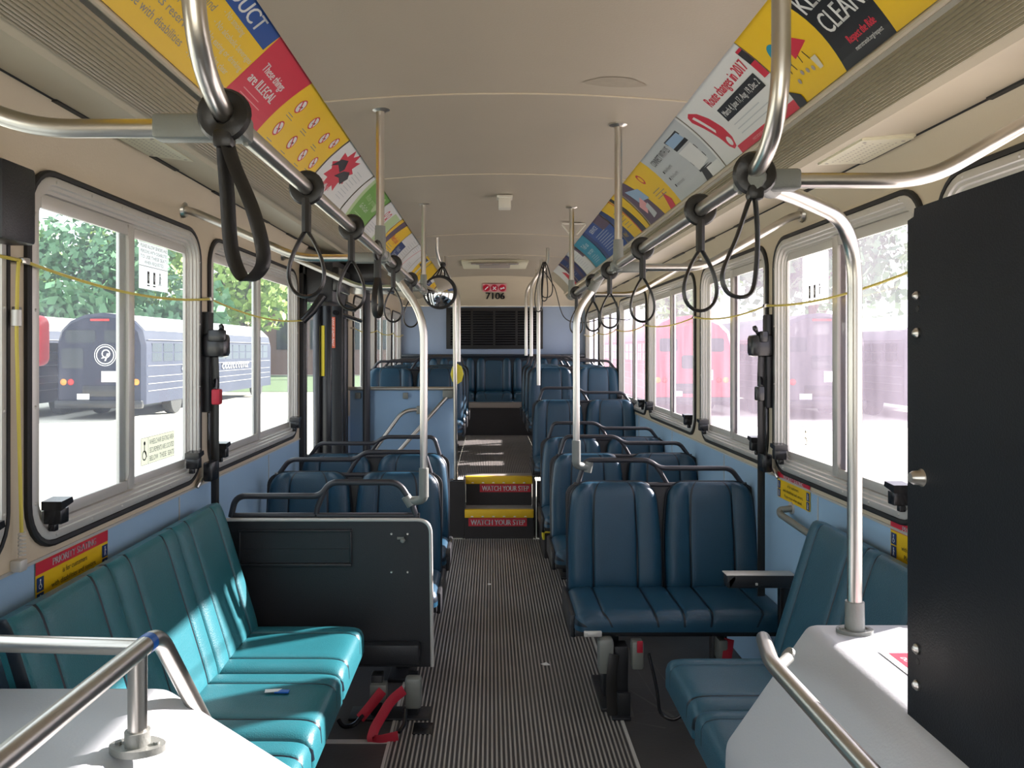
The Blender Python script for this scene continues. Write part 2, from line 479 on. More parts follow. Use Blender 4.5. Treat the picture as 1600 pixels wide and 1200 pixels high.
# rear platform, steps ------------------------------------
SX0, SX1 = -.215, .352
mb = MB(); mb.mi = 0
ribs(mb, SX0-.10, SX1+.12, 6.86, 10.24, ZP, .016)
mb.mi = 2
mb.quad((XL, 6.66, ZP-.002), (SX0-.1, 6.66, ZP-.002), (SX0-.1, 10.24, ZP-.002), (XL, 10.24, ZP-.002))
mb.quad((SX1+.12, 6.66, ZP-.002), (XR, 6.66, ZP-.002), (XR, 10.24, ZP-.002), (SX1+.12, 10.24, ZP-.002))
mb.mi = 5
mb.box((XL, 6.64, 0), (SX0-.008, 6.70, ZP-.003)); mb.box((SX1+.03, 6.64, 0), (XR, 6.70, ZP-.003))
mb.box((SX0-.02, 6.62, 0), (SX0-.002, 6.9, ZP)); mb.box((SX1+.004, 6.62, 0), (SX1+.022, 6.9, ZP))
struct(obj('floor_rear', mb, ['rib_top', 'rib_low', 'floor_black', 'alum', 'chalk', 'kick'], smooth=False))
st = sempty('stairs', (.07, 6.6, 0), 'two steps up to the rear platform')
for k, (y, z0, z1) in enumerate(((6.60, 0, .235), (6.84, .235, ZP+.004))):
    mb = MB(); mb.box((SX0, y+.004, z0), (SX1, y+.30, z1-.004)); mb.mi = 1
    mb.mi = 1; mb.quad((SX0, y+.03, z1-.003), (SX1, y+.03, z1-.003), (SX1, y+.26, z1-.003), (SX0, y+.26, z1-.003))
    o = obj('step', mb, ['kick', 'rib_top'], st)
    mb = MB(); mb.box((SX0-.001, y-.008, z1-.058), (SX1+.001, y+.006, z1+.004), .004); mb.box((SX0-.001, y-.006, z1-.002), (SX1+.001, y+.05, z1+.005), .003)
    mb.mi = 1
    for j in range(6):
        x = SX0 + .06 + j*.088
        mb.poly([(x+.012*cos(a), y-.0095, z1-.050+.008*max(0, sin(a))) for a in [2*pi*q/12 for q in range(12)]])
    nz = obj('step_nosing', mb, ['yellow', 'textwhite'], st); plab(nz, 'yellow step edge strip')
    sx0, sx1 = ((SX0+.03, SX1-.055), (SX0+.12, SX1-.012))[k]
    mb = MB(); mb.box((sx0, y-.001, z1-.128), (sx1, y+.006, z1-.060)); mb.mi = 1
    put_text(mb, 'WATCH YOUR STEP', lambda u, v, y=y: (u, y-.0035, v), .062, (sx0+.018, z1-.117), width=(sx1-sx0)-.036, bold=.0025)
    sg = obj('warning_sign', mb, ['signred', 'textwhite'], st); plab(sg, 'red strip reading WATCH YOUR STEP in white')
# kick box and beige lip under the rear bench
mb = MB(); mb.mi = 0; mb.box((XL, 10.24, ZP-.02), (XR, 10.30, .83)); mb.mi = 1; mb.box((XL, 10.225, .82), (XR, 10.30, .893), .004)
struct(obj('rear_bench_base', mb, ['kick', 'beige_dark']), 'boxed base under the rear bench with a beige lip')
# ================================================================ WINDOWS
def ring_sweep(mb, u0, u1, v0, v1, r, prof, fn):
    """prof: closed list of (inset, depth)."""
    base = [rrect(u0+i, u1-i, v0+i, v1-i, max(r-i, .012)) for i, d in prof]
    rings = [[fn(u, v, d) for u, v in pts] for pts, (i, d) in zip(base, prof)]
    vr = [[mb.v(p) for p in rg] for rg in rings]
    n = len(vr[0]); m = len(vr)
    for a in range(m):
        A, B = vr[a], vr[(a+1) % m]
        for i in range(n):
            j = (i+1) % n; mb.f([A[i], A[j], B[j], B[i]])
def make_window(idx, side, y0, y1, latches=True):
    X = XL if side < 0 else XR
    fn = lambda u, v, d: (X + side*d, u, v)        # d>0 outwards
    z0, z1 = sill(side, y0), WZ1; mid = (y0+y1)/2
    w_ = sempty('window_%d' % idx, (X, mid, z0))
    mb = MB(); ring_sweep(mb, y0, y1, z0, z1, WR, [(-.008, .0), (-.008, -.010), (-.002, -.014), (.008, -.013), (.010, 0)], fn)
    obj('rubber_seal', mb, 'rubber', w_)
    mb = MB()
    ring_sweep(mb, y0, y1, z0, z1, WR, [(.008, .004), (.010, -.010), (.014, -.013), (.032, -.013), (.034, -.005), (.044, -.005), (.046, .006), (.056, .006), (.058, .016), (.066, .016), (.068, .036), (.008, .036)], fn)
    # rivets on the flange
    L = y1 - y0; H_ = z1 - z0
    spots = [(y0+WR+(L-2*WR)*k/5, z0+.023) for k in range(6)] + [(y0+WR+(L-2*WR)*k/5, z1-.023) for k in range(6)] + \
            [(y0+.023, z0+WR+(H_-2*WR)*k/3) for k in range(4)] + [(y1-.023, z0+WR+(H_-2*WR)*k/3) for k in range(4)]
    for u, v in spots: mb.cyl(fn(u, v, -.013), fn(u, v, -.0165), .005, .003, 8)
    obj('window_frame', mb, 'alum', w_)
    # rebate boxes out: short dark reveal
    for nm, a, b, d in (('sash', y0+.062, mid+.024, .018), ('sash', mid-.024, y1-.062, .028)):
        mb = MB()
        ring_sweep(mb, a, b, z0+.062, z1-.062, .055 if True else 0, [(0, d), (.0, d-.006), (.022, d-.006), (.024, d+.004), (.0, d+.004)], fn)
        q = mid + .024 if a < mid-.1 else mid - .024
        lo = min(fn(0, 0, d-.008)[0], fn(0, 0, d+.004)[0]); hi = max(fn(0, 0, d-.008)[0], fn(0, 0, d+.004)[0])
        mb.box((lo, q-.022, z0+.062), (hi, q+.022, z1-.062), .002)
        # thicker rails top and bottom
        mb.box((lo, a+.03, z0+.060), (hi, b-.03, z0+.092), .002); mb.box((lo, a+.03, z1-.098), (hi, b-.03, z1-.060), .002)
        s_ = obj(nm, mb, 'alum', w_)
        mb = MB(); m2 = (a+b)/2
        lo2 = fn(0, 0, d+.001)[0]
        mb.poly([(lo2, u, v) for u, v in rrect(a+.012, b-.012, z0+.074, z1-.074, .05)])
        obj('glass_pane', mb, 'glass_left' if side < 0 else 'glass_right', s_)
    if latches:
        for u in (y0+.10, y1-.12):
            mb = MB(); s = -side
            mb.T = Matrix.Translation((X, u, z0+.088))
            mb.box((min(0, s*.05), -.018, -.030), (max(0, s*.05), .022, .012), .004)
            pr = [(0, -.028, .010), (0, .034, .022), (0, .030, .038), (0, -.028, .034)]
            mb.prism([(s*.0 + p[0], p[1], p[2]) for p in pr], (s*.055, 0, 0))
            mb.box((min(s*.01, s*.03), -.014, -.05), (max(s*.01, s*.03), .006, -.03), .003)
            obj('latch', mb, 'blackgloss', w_)
    return w_
wi = 1
WIN = {}
for k, (a, b) in enumerate(left_w): WIN['L%d' % k] = make_window(wi, -1, a, b); wi += 1
for k, (a, b) in enumerate(right_w): WIN['R%d' % k] = make_window(wi, 1, a, b); wi += 1

# ================================================================ UPHOLSTERY
def cushion(mb, W, Hh, T, seams=(), rc=.05, rcb=.03, puff=.6, top_t=None, nu=44, nv=22, bolster=0.0, groove=.007, taper=0.0, sq=.42, edge=True):
    """A padded panel in the x (width) - z (height) plane, face towards -y, centred on x, from z=0 up.
    bolster raises the outer thirds. """
    def hw(z):
        d = 0.0
        if z > Hh - rc: d = rc - sqrt(max(0, rc*rc - (z-(Hh-rc))**2))
        if z < rcb: d = rcb - sqrt(max(0, rcb*rcb - (rcb-z)**2))
        if taper and z > .35*Hh: d += taper*((z-.35*Hh)/(.65*Hh))**2
        return W/2 - d
    pu = 9 if W < .7 else 18
    us = sorted(set([-1 + 2*k/nu for k in range(nu+1)] + [s/(W/2)+q/(W/2) for s in seams for q in (-.011, -.0050, -.002, .002, .0050, .011)]))
    us = [-1 + (1-abs(-1-u))*0 + u + 1 if False else u for u in us]
    zs = [Hh * (0.5 - .5*cos(pi*k/nv)) for k in range(nv+1)]
    # concentrate columns at the edges too
    us = sorted(set(us + [-.999, -1+.007/W, -.95, -.97, .95, .97, 1-.007/W, .999]))
    us = [u for u in us if -1 <= u <= 1]
    front = []
    for z in zs:
        row = []
        v = 2*z/Hh - 1
        for u in us:
            x = u*hw(z)
            e = (max(0, 1-abs(u)**pu))**sq * (max(0, 1-abs(v)**10))**sq
            t = T * (.25 + .75*e)
            if bolster: t += bolster * e * max(0, (abs(u)-.45)/.55)**1.2 * (1-abs(u)**8)
            for s in seams:
                q = abs(x - s)
                t -= groove * math.exp(-(q/.006)**2) * min(1, e*1.5)
                t -= groove*.5 * math.exp(-(q/.02)**2) * e
            row.append((x, -t, z))
        front.append(row)
    vr = [[mb.v(p) for p in r] for r in front]
    for a, b in zip(vr, vr[1:]):
        for i in range(len(us)-1):
            xm = (us[i]+us[i+1])/2*W/2
            mb.mi = 1 if any(abs(xm-s) < .0040 for s in seams) or (edge and abs(xm) > W/2-.0035) else 0
            mb.f([a[i], a[i+1], b[i+1], b[i]])
    mb.mi = 0
    # rim to the flat back
    border = vr[0] + [r[-1] for r in vr[1:]] + vr[-1][-2::-1] + [r[0] for r in vr[-2:0:-1]]
    bpos = front[0] + [r[-1] for r in front[1:]] + front[-1][-2::-1] + [r[0] for r in front[-2:0:-1]]
    back = [mb.v((p[0], 0, p[2])) for p in bpos]
    n = len(border)
    for i in range(n):
        j = (i+1) % n; mb.f([border[i], border[j], back[j], back[i]])
    mb.f(back)
    return bpos
def rim_tube(mb, bpos, r=.004, dy=0.0, k=1.0):
    pts = []
    for p in bpos:
        q = V((p[0], p[1]+dy, p[2]))
        if not pts or (q-pts[-1]).length > .006: pts.append(q)
    mb.tube(pts, r, 6, closed=True)
FACE_UP = Matrix.Rotation(R(-90), 4, 'X')     # panel's -y face -> up, panel's z -> +y ... see use

SEAT_W = .452
def make_seat(label, vinyl='vinyl', base=True, mirror=False, cushion_depth=.43, seat_z=.445, top=.92, rail=True, handle_high=1):
    """Double seat, origin on the floor below the back, facing -y (towards the front of the bus).
    handle_high=1: the high hump of the rail is on the -x side, -1: on the +x side."""
    t = thing('double_seat', label, 'seat')
    tilt = R(7)
    for s in (-1, 1):
        mb = MB()
        mb.T = Matrix.Translation((s*.232, -.02, seat_z-.04)) @ Matrix.Rotation(-tilt, 4, 'X')
        bh = (top - seat_z + .04) / cos(tilt)
        b = cushion(mb, SEAT_W, bh, .055, (-.105, .105), rc=.075, rcb=.02, bolster=.028, taper=.03)
        o = obj('backrest', mb, [vinyl, 'piping'], t, world=False)
        mb = MB(); mb.T = Matrix.Translation((s*.232, -.02, seat_z-.04)) @ Matrix.Rotation(-tilt, 4, 'X')
        rim_tube(mb, b, .0045)
        obj('piping', mb, 'piping', o, world=False)
    mb = MB()
    mb.T = Matrix.Translation((0, -cushion_depth-.03, seat_z-.085)) @ Matrix(((1,0,0,0),(0,0,1,0),(0,-1,0,0),(0,0,0,1)))
    cushion(mb, .93, cushion_depth, .085, (-.345, -.125, 0, .125, .345), rc=.03, rcb=.05, bolster=.0, nu=60)
    obj('seat_cushion', mb, [vinyl, 'piping'], t, world=False)
    mb = MB()   # shell behind the backs
    mb.T = Matrix.Translation((0, .0, seat_z-.04)) @ Matrix.Rotation(-tilt, 4, 'X')
    bh = (top - seat_z + .04) / cos(tilt)
    mb.prism([(x, -.022, z) for x, z in rrect(-.46, .46, 0, bh-.012, .06)], (0, .028, 0))
    obj('back_shell', mb, 'black', t, world=False)
    mb = MB(); mb.box((-.462, -cushion_depth, seat_z-.115), (.462, -.01, seat_z-.082), .006)
    for s in (-1, 1):
        mb.box((s*.468-.012, -cushion_depth+.03, seat_z-.13), (s*.468+.012, .03, seat_z-.03), .008)
    obj('seat_frame', mb, 'black', t, world=False)
    if rail:
        mb = MB(); h = handle_high
        tz = top - .012; y = .045
        xs = [(-.40, tz), (-.365, tz+.115), (-.055, tz+.115), (.0, tz+.075), (.345, tz+.075), (.40, tz)]
        mb.tube([(h*x, y, z) for x, z in xs], .0125, 10, bend=.035)
        mb.tube([(h*-.02, y, tz+.085), (h*-.0, y, tz+.06), (h*.035, y, tz)], .011, 10, bend=.03)
        mb.tube([(-.42, y-.004, tz-.004), (.42, y-.004, tz-.004)], .012, 8)
        obj('grab_rail', mb, 'rail_black', t, world=False)
    if base:
        mb = MB(); mb.box((-handle_high*.29-.035, -.30, 0), (-handle_high*.29+.035, -.2, seat_z-.10), .008)
        mb.box((-handle_high*.29-.06, -.42, 0), (-handle_high*.29+.06, -.06, .02), .005)
        obj('pedestal', mb, 'black', t, world=False)
    return t
def place_seat(proto, x, y, z, label=None, group=None, first=False):
    o = proto if first else copy_tree(proto)
    o.location = (x, y, z)
    if label: o['label'] = label
    if group: o['group'] = group
    return o
RX = .825      # centre of the right-hand double seats
LX = -.715
GR = 'double seats on the right of the aisle'
GL = 'double seats on the left of the aisle'
seatR = make_seat('wide blue double seat nearest the camera on the right, front row', handle_high=1)
seatR.location = (RX, 3.86, 0); seatR['group'] = GR
rows = [(4.92, 0.0, 'blue double seat in the second row on the right'),
        (5.85, 0.0, 'blue double seat in the third row on the right, before the step'),
        (7.05, .20, 'blue double seat in the fourth row on the right, beside the steps'),
        (7.90, ZP, 'blue double seat on the right, first row of the rear platform'),
        (8.72, ZP, 'blue double seat on the right, second row of the rear platform'),
        (9.50, ZP, 'blue double seat on the right, last before the rear bench')]
for y, z, l in rows: place_seat(seatR, RX, y, z, l)
seatL = make_seat('blue double seat in the first row on the left, behind the black panel', handle_high=-1)
seatL.location = (LX, 4.17, 0); seatL['group'] = GL
for y, z, l in [(4.90, 0.0, 'blue double seat in the second row on the left, before the rear door'),
                (7.52, ZP, 'blue double seat behind the blue panel, first on the left rear platform'),
                (8.35, ZP, 'blue double seat on the left, second row of the rear platform'),
                (9.20, ZP, 'blue double seat on the left, last before the rear bench')]:
    place_seat(seatL, LX, y, z, l)
# raised ledge under the fourth row on the right
mb = MB(); mb.box((.40, 5.98, 0), (XR, 6.64, .20), .004); struct(obj('floor_ledge', mb, 'kick'), 'raised ledge beside the steps')
for k, (y, z) in enumerate(((6.25, .30), (6.0, .2))):
    mb = MB(); mb.box((.385, y-.06, z-.05), (.40, y+.06, z+.01), .003); mb.box((.385, y-.06, z), (.44, y+.06, z+.01), .003)
    o = obj('edge_strip', mb, 'yellow2')
    tag(o, ['yellow metal edge strip on the ledge, upper one', 'yellow metal edge strip on the ledge, lower one'][k], 'edge strip', 'yellow strips beside the steps')
mb = MB(); mb.box((.392, 6.12, .19), (.402, 6.64, .30)); struct(obj('floor_ledge_side', mb, 'kick'), 'side plate of the ledge')

# first right seat extras: armrest on the wall side + side plate
ar = thing('armrest', 'black folding armrest with a silver top edge beside the front right seat', 'armrest', (1.05, 3.35, .58))
mb = MB(); mb.box((.975, 3.30, .575), (1.255, 3.36, .63), .01); mb.prism([(.975, 3.3, .60), (1.01, 3.3, .63), (1.01, 3.3, .615), (.985, 3.3, .575)], (0, .06, 0))
obj('arm_pad', mb, 'black', ar)
mb = MB(); mb.box((.972, 3.297, .629), (1.255, 3.363, .633), .001); mb.box((1.09, 3.293, .59), (1.10, 3.30, .60), .002); obj('top_trim', mb, 'alum', ar)
mb = MB(); mb.box((1.20, 3.32, .30), (1.25, 3.36, .58), .01); obj('bracket', mb, 'blackgloss', ar)

# ---- rear bench
rb = thing('rear_bench', 'blue five-place bench across the very back', 'bench', (.03, 10.5, .9))
for k in range(5):
    x = .04 + (k-2)*.49
    mb = MB(); mb.T = Matrix.Translation((x, 10.66, 1.0)) @ Matrix.Rotation(R(-8), 4, 'X')
    b = cushion(mb, .478, .47, .06, (-.12, .12), rc=.07, rcb=.02, bolster=.04, nu=30, nv=14)
    o = obj('backrest', mb, ['vinyl', 'piping'], rb)
    mb = MB(); mb.T = Matrix.Translation((x, 10.215, .90)) @ Matrix(((1,0,0,0),(0,0,1,0),(0,-1,0,0),(0,0,0,1)))
    cushion(mb, .486, .44, .12, (-.12, .12), rc=.02, rcb=.04, bolster=.01, nu=30, nv=14)
    obj('seat_cushion', mb, ['vinyl', 'piping'], rb)
mb = MB(); mb.box((XL+.02, 10.66, .9), (XR-.02, 10.77, 1.495), .008); mb.box((XL+.02, 10.60, 1.47), (XR-.02, 10.77, 1.505), .01)
obj('back_shell', mb, 'piping', rb)

# ---- longitudinal benches
def long_bench(name, label, side, xwall, y0, y1, n, vinyl, xseat, zfront=.447):
    t = thing(name, label, 'bench', (xwall, (y0+y1)/2, 0))
    wd = (y1-y0)/n
    f = side          # side=-1: on left wall, faces +x
    for k in range(n):
        yc = y0 + wd*(k+.5)
        # local frame: width along y, normal (face) towards the aisle
        ax = V((0, 1, 0)) * (1 if side < 0 else -1)     # panel x -> bus y
        fc = V((1 if side < 0 else -1, 0, 0))            # face direction (panel -y)
        up = V((0, 0, 1))
        def basis(o, xdir, face, zdir):
            m = Matrix.Identity(4)
            for i in range(3):
                m[i][0] = xdir[i]; m[i][1] = -face[i]; m[i][2] = zdir[i]; m[i][3] = o[i]
            return m
        lean = R(17)
        zd = (up*cos(lean) - fc*sin(lean)); fd = (fc*cos(lean) + up*sin(lean))
        mb = MB(); xb = xwall + (.19 if side < 0 else -.19)
        mb.T = basis(V((xb, yc, .40)), ax, fd, zd)
        b = cushion(mb, wd, .555, .06, (-.13, .13), rc=.012, rcb=.01, bolster=.006, sq=.2)
        o = obj('backrest', mb, [vinyl, 'piping'], t)
        mb = MB()
        xf = xseat
        depth = abs(xseat - xb) + .02
        mb.T = basis(V((xf, yc, .335)), -ax, up, -fc)
        # panel z axis runs from the aisle edge back to the wall
        cushion(mb, wd, depth, zfront-.335, (-.13, .13), rc=.03, rcb=.02, bolster=.0, sq=.22)
        obj('seat_cushion', mb, [vinyl, 'piping'], t)
    mb = MB()
    a, b_ = sorted((xwall + (.02 if side < 0 else -.02), xseat - (.10 if side < 0 else -.10)))
    mb.box((a, y0+.02, .27), (b_, y1-.02, .34), .01)
    xx = xwall + (.10 if side < 0 else -.10)
    for yy in (y0+.12, y1-.12):
        mb.box((min(xwall, xx)+.0, yy-.03, .0), (max(xwall, xx), yy+.03, .3), .004)
    obj('seat_frame', mb, 'black', t)
    return t
lb = long_bench('side_bench', 'teal three-place bench along the left wall with sun patches', -1, XL+.03, 1.84, 3.27, 3, 'vinyl_teal', -.515)
rbn = long_bench('side_bench', 'blue two-place bench along the right wall behind the pale housing', 1, XR-.02, 2.09, 2.93, 2, 'vinyl_mid', .635)

# ---- black barrier panel in front of the first left seat
PY = 3.46
bp = thing('barrier_panel', 'black modesty panel with a pocket and grab rail behind the teal bench', 'panel', (-.70, PY, .19))
mb = MB()
outl = [(-1.15, .19), (-.262, .19), (-.262, .78)] + [(-.302+.04*cos(a), .78+.04*sin(a)) for a in (R(20), R(45), R(70))] + [(-.302, .82), (-1.15, .82)]
mb.prism([(x, PY, z) for x, z in outl], (0, .035, 0))
obj('board', mb, 'black', bp)
mb = MB()
mb.tube([(-1.15, PY+.005, .825), (-.262, PY+.005, .825), (-.254, PY+.005, .19)], .0085, 8, bend=.06)
o = obj('edge_trim', mb, 'alum', bp); plab(o, 'pale metal edge trim')
mb = MB()       # storage pocket : recessed tray drawn as a frame of four lips and a back
for a, b in (((-1.09, PY-.012, .775), (-.60, PY, .785)), ((-1.09, PY-.016, .625), (-.60, PY, .64)), ((-1.09, PY-.012, .64), (-1.08, PY, .775)), ((-.61, PY-.012, .64), (-.60, PY, .775))):
    mb.box(a, b, .003)
mb.box((-1.08, PY-.004, .64), (-.61, PY-.001, .70))
obj('pocket', mb, 'black', bp)
mb = MB(); mb.box((-.565, PY-.06, .215), (-.305, PY+.0, .305), .012); obj('foot_box', mb, 'black', bp)
mb = MB()
for x, z in ((-.43, .765), (-.36, .765), (-.43, .60), (-.36, .60)): mb.cyl((x, PY+.001, z), (x, PY-.005, z), .0055, .004, 10)
obj('screw', mb, 'steel', bp)
mb = MB(); mb.box((-.405, PY-.004, .742), (-.375, PY, .752)); mb.cyl((-.378, PY, .742), (-.378, PY-.022, .742), .006, .006); mb.lathe([(0.0, 0), (.009, .002), (.011, .008), (.008, .015), (0, .017)], 14, (-.378, PY-.02, .742), Matrix.Rotation(R(90), 4, 'X'))
obj('lever_knob', mb, 'castgrey', bp)
mb = MB(); y = PY+.02; tz = .835
mb.tube([(-1.13, y, tz), (-1.11, y, tz+.09), (-.74, y, tz+.09), (-.70, y, tz+.15), (-.40, y, tz+.15), (-.345, y, tz+.06), (-.325, y, tz)], .0135, 12, bend=.045)
mb.tube([(-.72, y, tz+.12), (-.755, y, tz+.04), (-.76, y, tz)], .012, 10, bend=.04)
mb.tube([(-1.13, y, tz+.006), (-.31, y, tz+.006)], .012, 10)
obj('grab_rail', mb, 'rail_black', bp)

# ================================================================ STANCHIONS AND CEILING RAILS
RXl, RZl = -.415, 1.925
RXr, RZr = .508, 1.900
def flange(mb, p, r=.032, nrm=(0, 0, 1), h=.012):
    p = V(p); n = V(nrm).normalized(); mb.cyl(p, p + n*h, r, r*.75, 20)
def clamp(mb, a, b, r): mb.tube([a, b], r, 14)
# long rails; the front end of each turns up to the ceiling
for side, X, Z, y0, y1, lab in ((-1, RXl, RZl, 1.11, 4.98, 'long steel ceiling rail above the left seats, bent up at its near end'),
                                (1, RXr, RZr, 1.40, 5.1, 'long steel ceiling rail above the right seats, bent up at its near end')):
    t = thing('ceiling_rail', lab, 'grab rail', (X, y0, Z), 'long ceiling rails')
    mb = MB(); mb.tube([(X, y0, 2.46), (X, y0, Z), (X, y1, Z)], .0165, 16, bend=.19, n=16)
    obj('tube', mb, 'steel', t)
    mb = MB(); mb.cyl((X, y0, 2.452), (X, y0, 2.466), .03); obj('ceiling_flange', mb, 'steel', t)
# vertical drop poles from ceiling to the rail
drops = [(-1, RXl, 3.0, RZl, 'steel drop pole to the left rail, nearest of the two'), (-1, RXl, 4.93, RZl, 'steel drop pole to the left rail, farther of the two'),
         (1, RXr, 3.19, RZr, 'steel drop pole to the right rail, nearest of the two'), (1, RXr, 5.03, RZr, 'steel drop pole to the right rail, farther of the two')]
for side, X, y, Z, lab in drops:
    t = thing('drop_pole', lab, 'pole', (X, y, Z), 'short poles from ceiling to rail')
    zc = 2.462 if abs(X) < .5 else 2.458
    mb = MB(); mb.cyl((X, y, Z+.01), (X, y, zc), .0155, .0155, 16); obj('tube', mb, 'steel', t)
    mb = MB(); mb.lathe([(.016, 0), (.017, .012), (.036, .020), (.036, .026), (.0, .026)], 20, (X, y, zc-.022)); obj('ceiling_flange', mb, 'steel', t)
    mb = MB(); mb.cyl((X, y, Z+.0), (X, y, Z+.10), .022, .0195, 14); mb.cyl((X, y-.045, Z), (X, y+.045, Z), .0235, .0235, 14); obj('tee_fitting', mb, 'castgrey', t)
# wall braces: horizontal from the rail and then up to the wall
def brace(side, y, lab, zend=2.11, xr=None, xk=None):
    X, Z = (RXl, RZl) if side < 0 else (RXr, RZr)
    kx = -.75 if side < 0 else .86
    wx = -1.205 if side < 0 else 1.262
    t = thing('wall_brace', lab, 'grab rail', (X, y, Z), 'braces from ceiling rail to wall')
    mb = MB(); mb.tube([(X + side*.02, y, Z-.005), (kx, y, Z-.005), (wx - side*.05, y, zend-.012), (wx-side*.005, y, zend)], .0155, 14, bend=.07); obj('tube', mb, 'steel', t)
    mb = MB(); mb.cyl((wx - side*.012, y, zend), (wx, y, zend), .03, .034, 18); obj('wall_flange', mb, 'steel', t)
    mb = MB()
    mb.box((X-.021, y-.035, Z-.023), (X+.021, y+.035, Z+.019), .008)
    mb.box((min(X, X+side*.13), y-.02, Z-.025), (max(X, X+side*.10), y+.02, Z+.016), .007)
    for q in (-.03, .03): mb.cyl((X-side*.01, y+q*.7, Z-.021), (X-side*.01, y+q*.7, Z-.028), .005, .004, 8)
    obj('clamp', mb, 'castgrey', t)
brace(-1, 1.30, 'steel brace from the left rail to the wall, nearest the camera')
brace(-1, 3.13, 'steel brace from the left rail to the wall beside the second window')
brace(-1, 4.62, 'steel brace from the left rail to the wall above the rear door')
brace(1, 1.58, 'steel brace from the right rail to the wall, nearest the camera')
brace(1, 3.24, 'steel brace from the right rail to the wall beside the front right seat')
brace(1, 4.82, 'steel brace from the right rail to the wall, farthest from camera')
# stanchions that lean out from the rails and run down
def stanchion(lab, pts, bend, foot=None, clampseg=None, r=.0165, footpart=None):
    t = thing('stanchion', lab, 'pole', pts[-1], 'floor-to-rail steel stanchions')
    mb = MB(); mb.tube(pts, r, 16, bend=bend, n=12); obj('tube', mb, 'steel', t)
    if clampseg:
        mb = MB(); a, b = V(clampseg[0]), V(clampseg[1]); mb.tube([a, b], .024, 14); obj('clamp', mb, 'castgrey', t)
    return t
t = stanchion('steel pole rising from the black panel rail on the left', [(-.437, 3.46, 1.90), (-.415, 3.46, 1.885), (-.29, 3.46, 1.71), (-.29, 3.46, .96)], .13, clampseg=((-.46, 3.46, 1.955), (-.385, 3.46, 1.86)))
mb = MB(); mb.cyl((-.29, 3.46, .925), (-.29, 3.46, 1.05), .021); mb.tube([(-.29, 3.46, .955), (-.29, 3.46, .915), (-.325, 3.475, .905), (-.36, 3.478, .905)], .019, 12, bend=.03); mb.cyl((-.345, 3.478, .885), (-.37, 3.478, .925), .021)
obj('elbow_fitting', mb, 'castgrey', t)
t = stanchion('steel pole rising from the front right seat rail', [(.508, 3.86, 1.895), (.505, 3.86, 1.87), (.412, 3.86, 1.745), (.412, 3.86, 1.09)], .10, clampseg=((.53, 3.86, 1.925), (.485, 3.86, 1.845)))
mb = MB(); mb.cyl((.412, 3.86, 1.02), (.412, 3.86, 1.125), .021); mb.tube([(.412, 3.86, 1.04), (.412, 3.86, 1.005), (.445, 3.885, .995), (.475, 3.905, .99)], .019, 12, bend=.03); mb.cyl((.470, 3.905, .965), (.480, 3.905, 1.015), .021)
obj('elbow_fitting', mb, 'castgrey', t)
t = stanchion('thick steel pole standing on the pale housing at right', [(.515, 1.56, 1.885), (.66, 1.75, 1.90), (.905, 1.99, 1.875), (.905, 1.99, .87)], .16, clampseg=((.50, 1.53, 1.89), (.575, 1.64, 1.894)), r=.0175)
mb = MB(); mb.cyl((.905, 1.99, .86), (.905, 1.99, .935), .0235, .0225); mb.prism([(.905+.045*cos(a)*(1.0 if abs(cos(a)) < .9 else 1.0), 1.99+.032*sin(a), .855) for a in [2*pi*k/20 for k in range(20)]], (0, 0, .012))
for sx in (-1, 1): mb.cyl((.905+sx*.033, 1.99, .866), (.905+sx*.033, 1.99, .871), .006)
obj('foot_flange', mb, 'castgrey', t)
# rear poles: from ceiling, bend inwards, then down to the step post
stanchion('steel pole beside the steps carrying the round mirror', [(-.43, 6.40, 2.462), (-.43, 6.42, 2.30), (-.30, 6.6, 2.08), (-.295, 6.73, .47)], .10)
stanchion('slim steel pole behind the mirror pole on the left', [(-.43, 7.62, 2.455), (-.43, 7.6, 2.30), (-.30, 7.5, 2.10), (-.30, 7.5, 1.45)], .10)
stanchion('steel pole rising from the fourth right seat row', [(.50, 7.05, 2.46), (.50, 7.05, 2.33), (.42, 7.06, 2.20), (.42, 7.06, 1.25)], .08)
stanchion('steel pole rising from the platform seat row at right', [(.50, 7.92, 2.455), (.50, 7.92, 2.36), (.40, 7.92, 2.22), (.40, 7.92, 1.5)], .08)
stanchion('farthest steel pole on the right of the rear aisle', [(.50, 8.74, 2.45), (.50, 8.74, 2.36), (.385, 8.74, 2.22), (.385, 8.74, 1.5)], .08)
# yellow stop pad on the mirror pole
mb = MB(); mb.lathe([(0, 0), (.05, 0), (.055, .01), (.05, .02), (0, .02)], 8, (-.283, 6.70, 1.36), Matrix.Rotation(R(90), 4, 'X') @ Matrix.Scale(1.6, 4, (0, 1, 0)))
tag(obj('touch_pad', mb, 'chalkyellow'), 'yellow eight-sided touch pad on the steel pole', 'stop request pad')

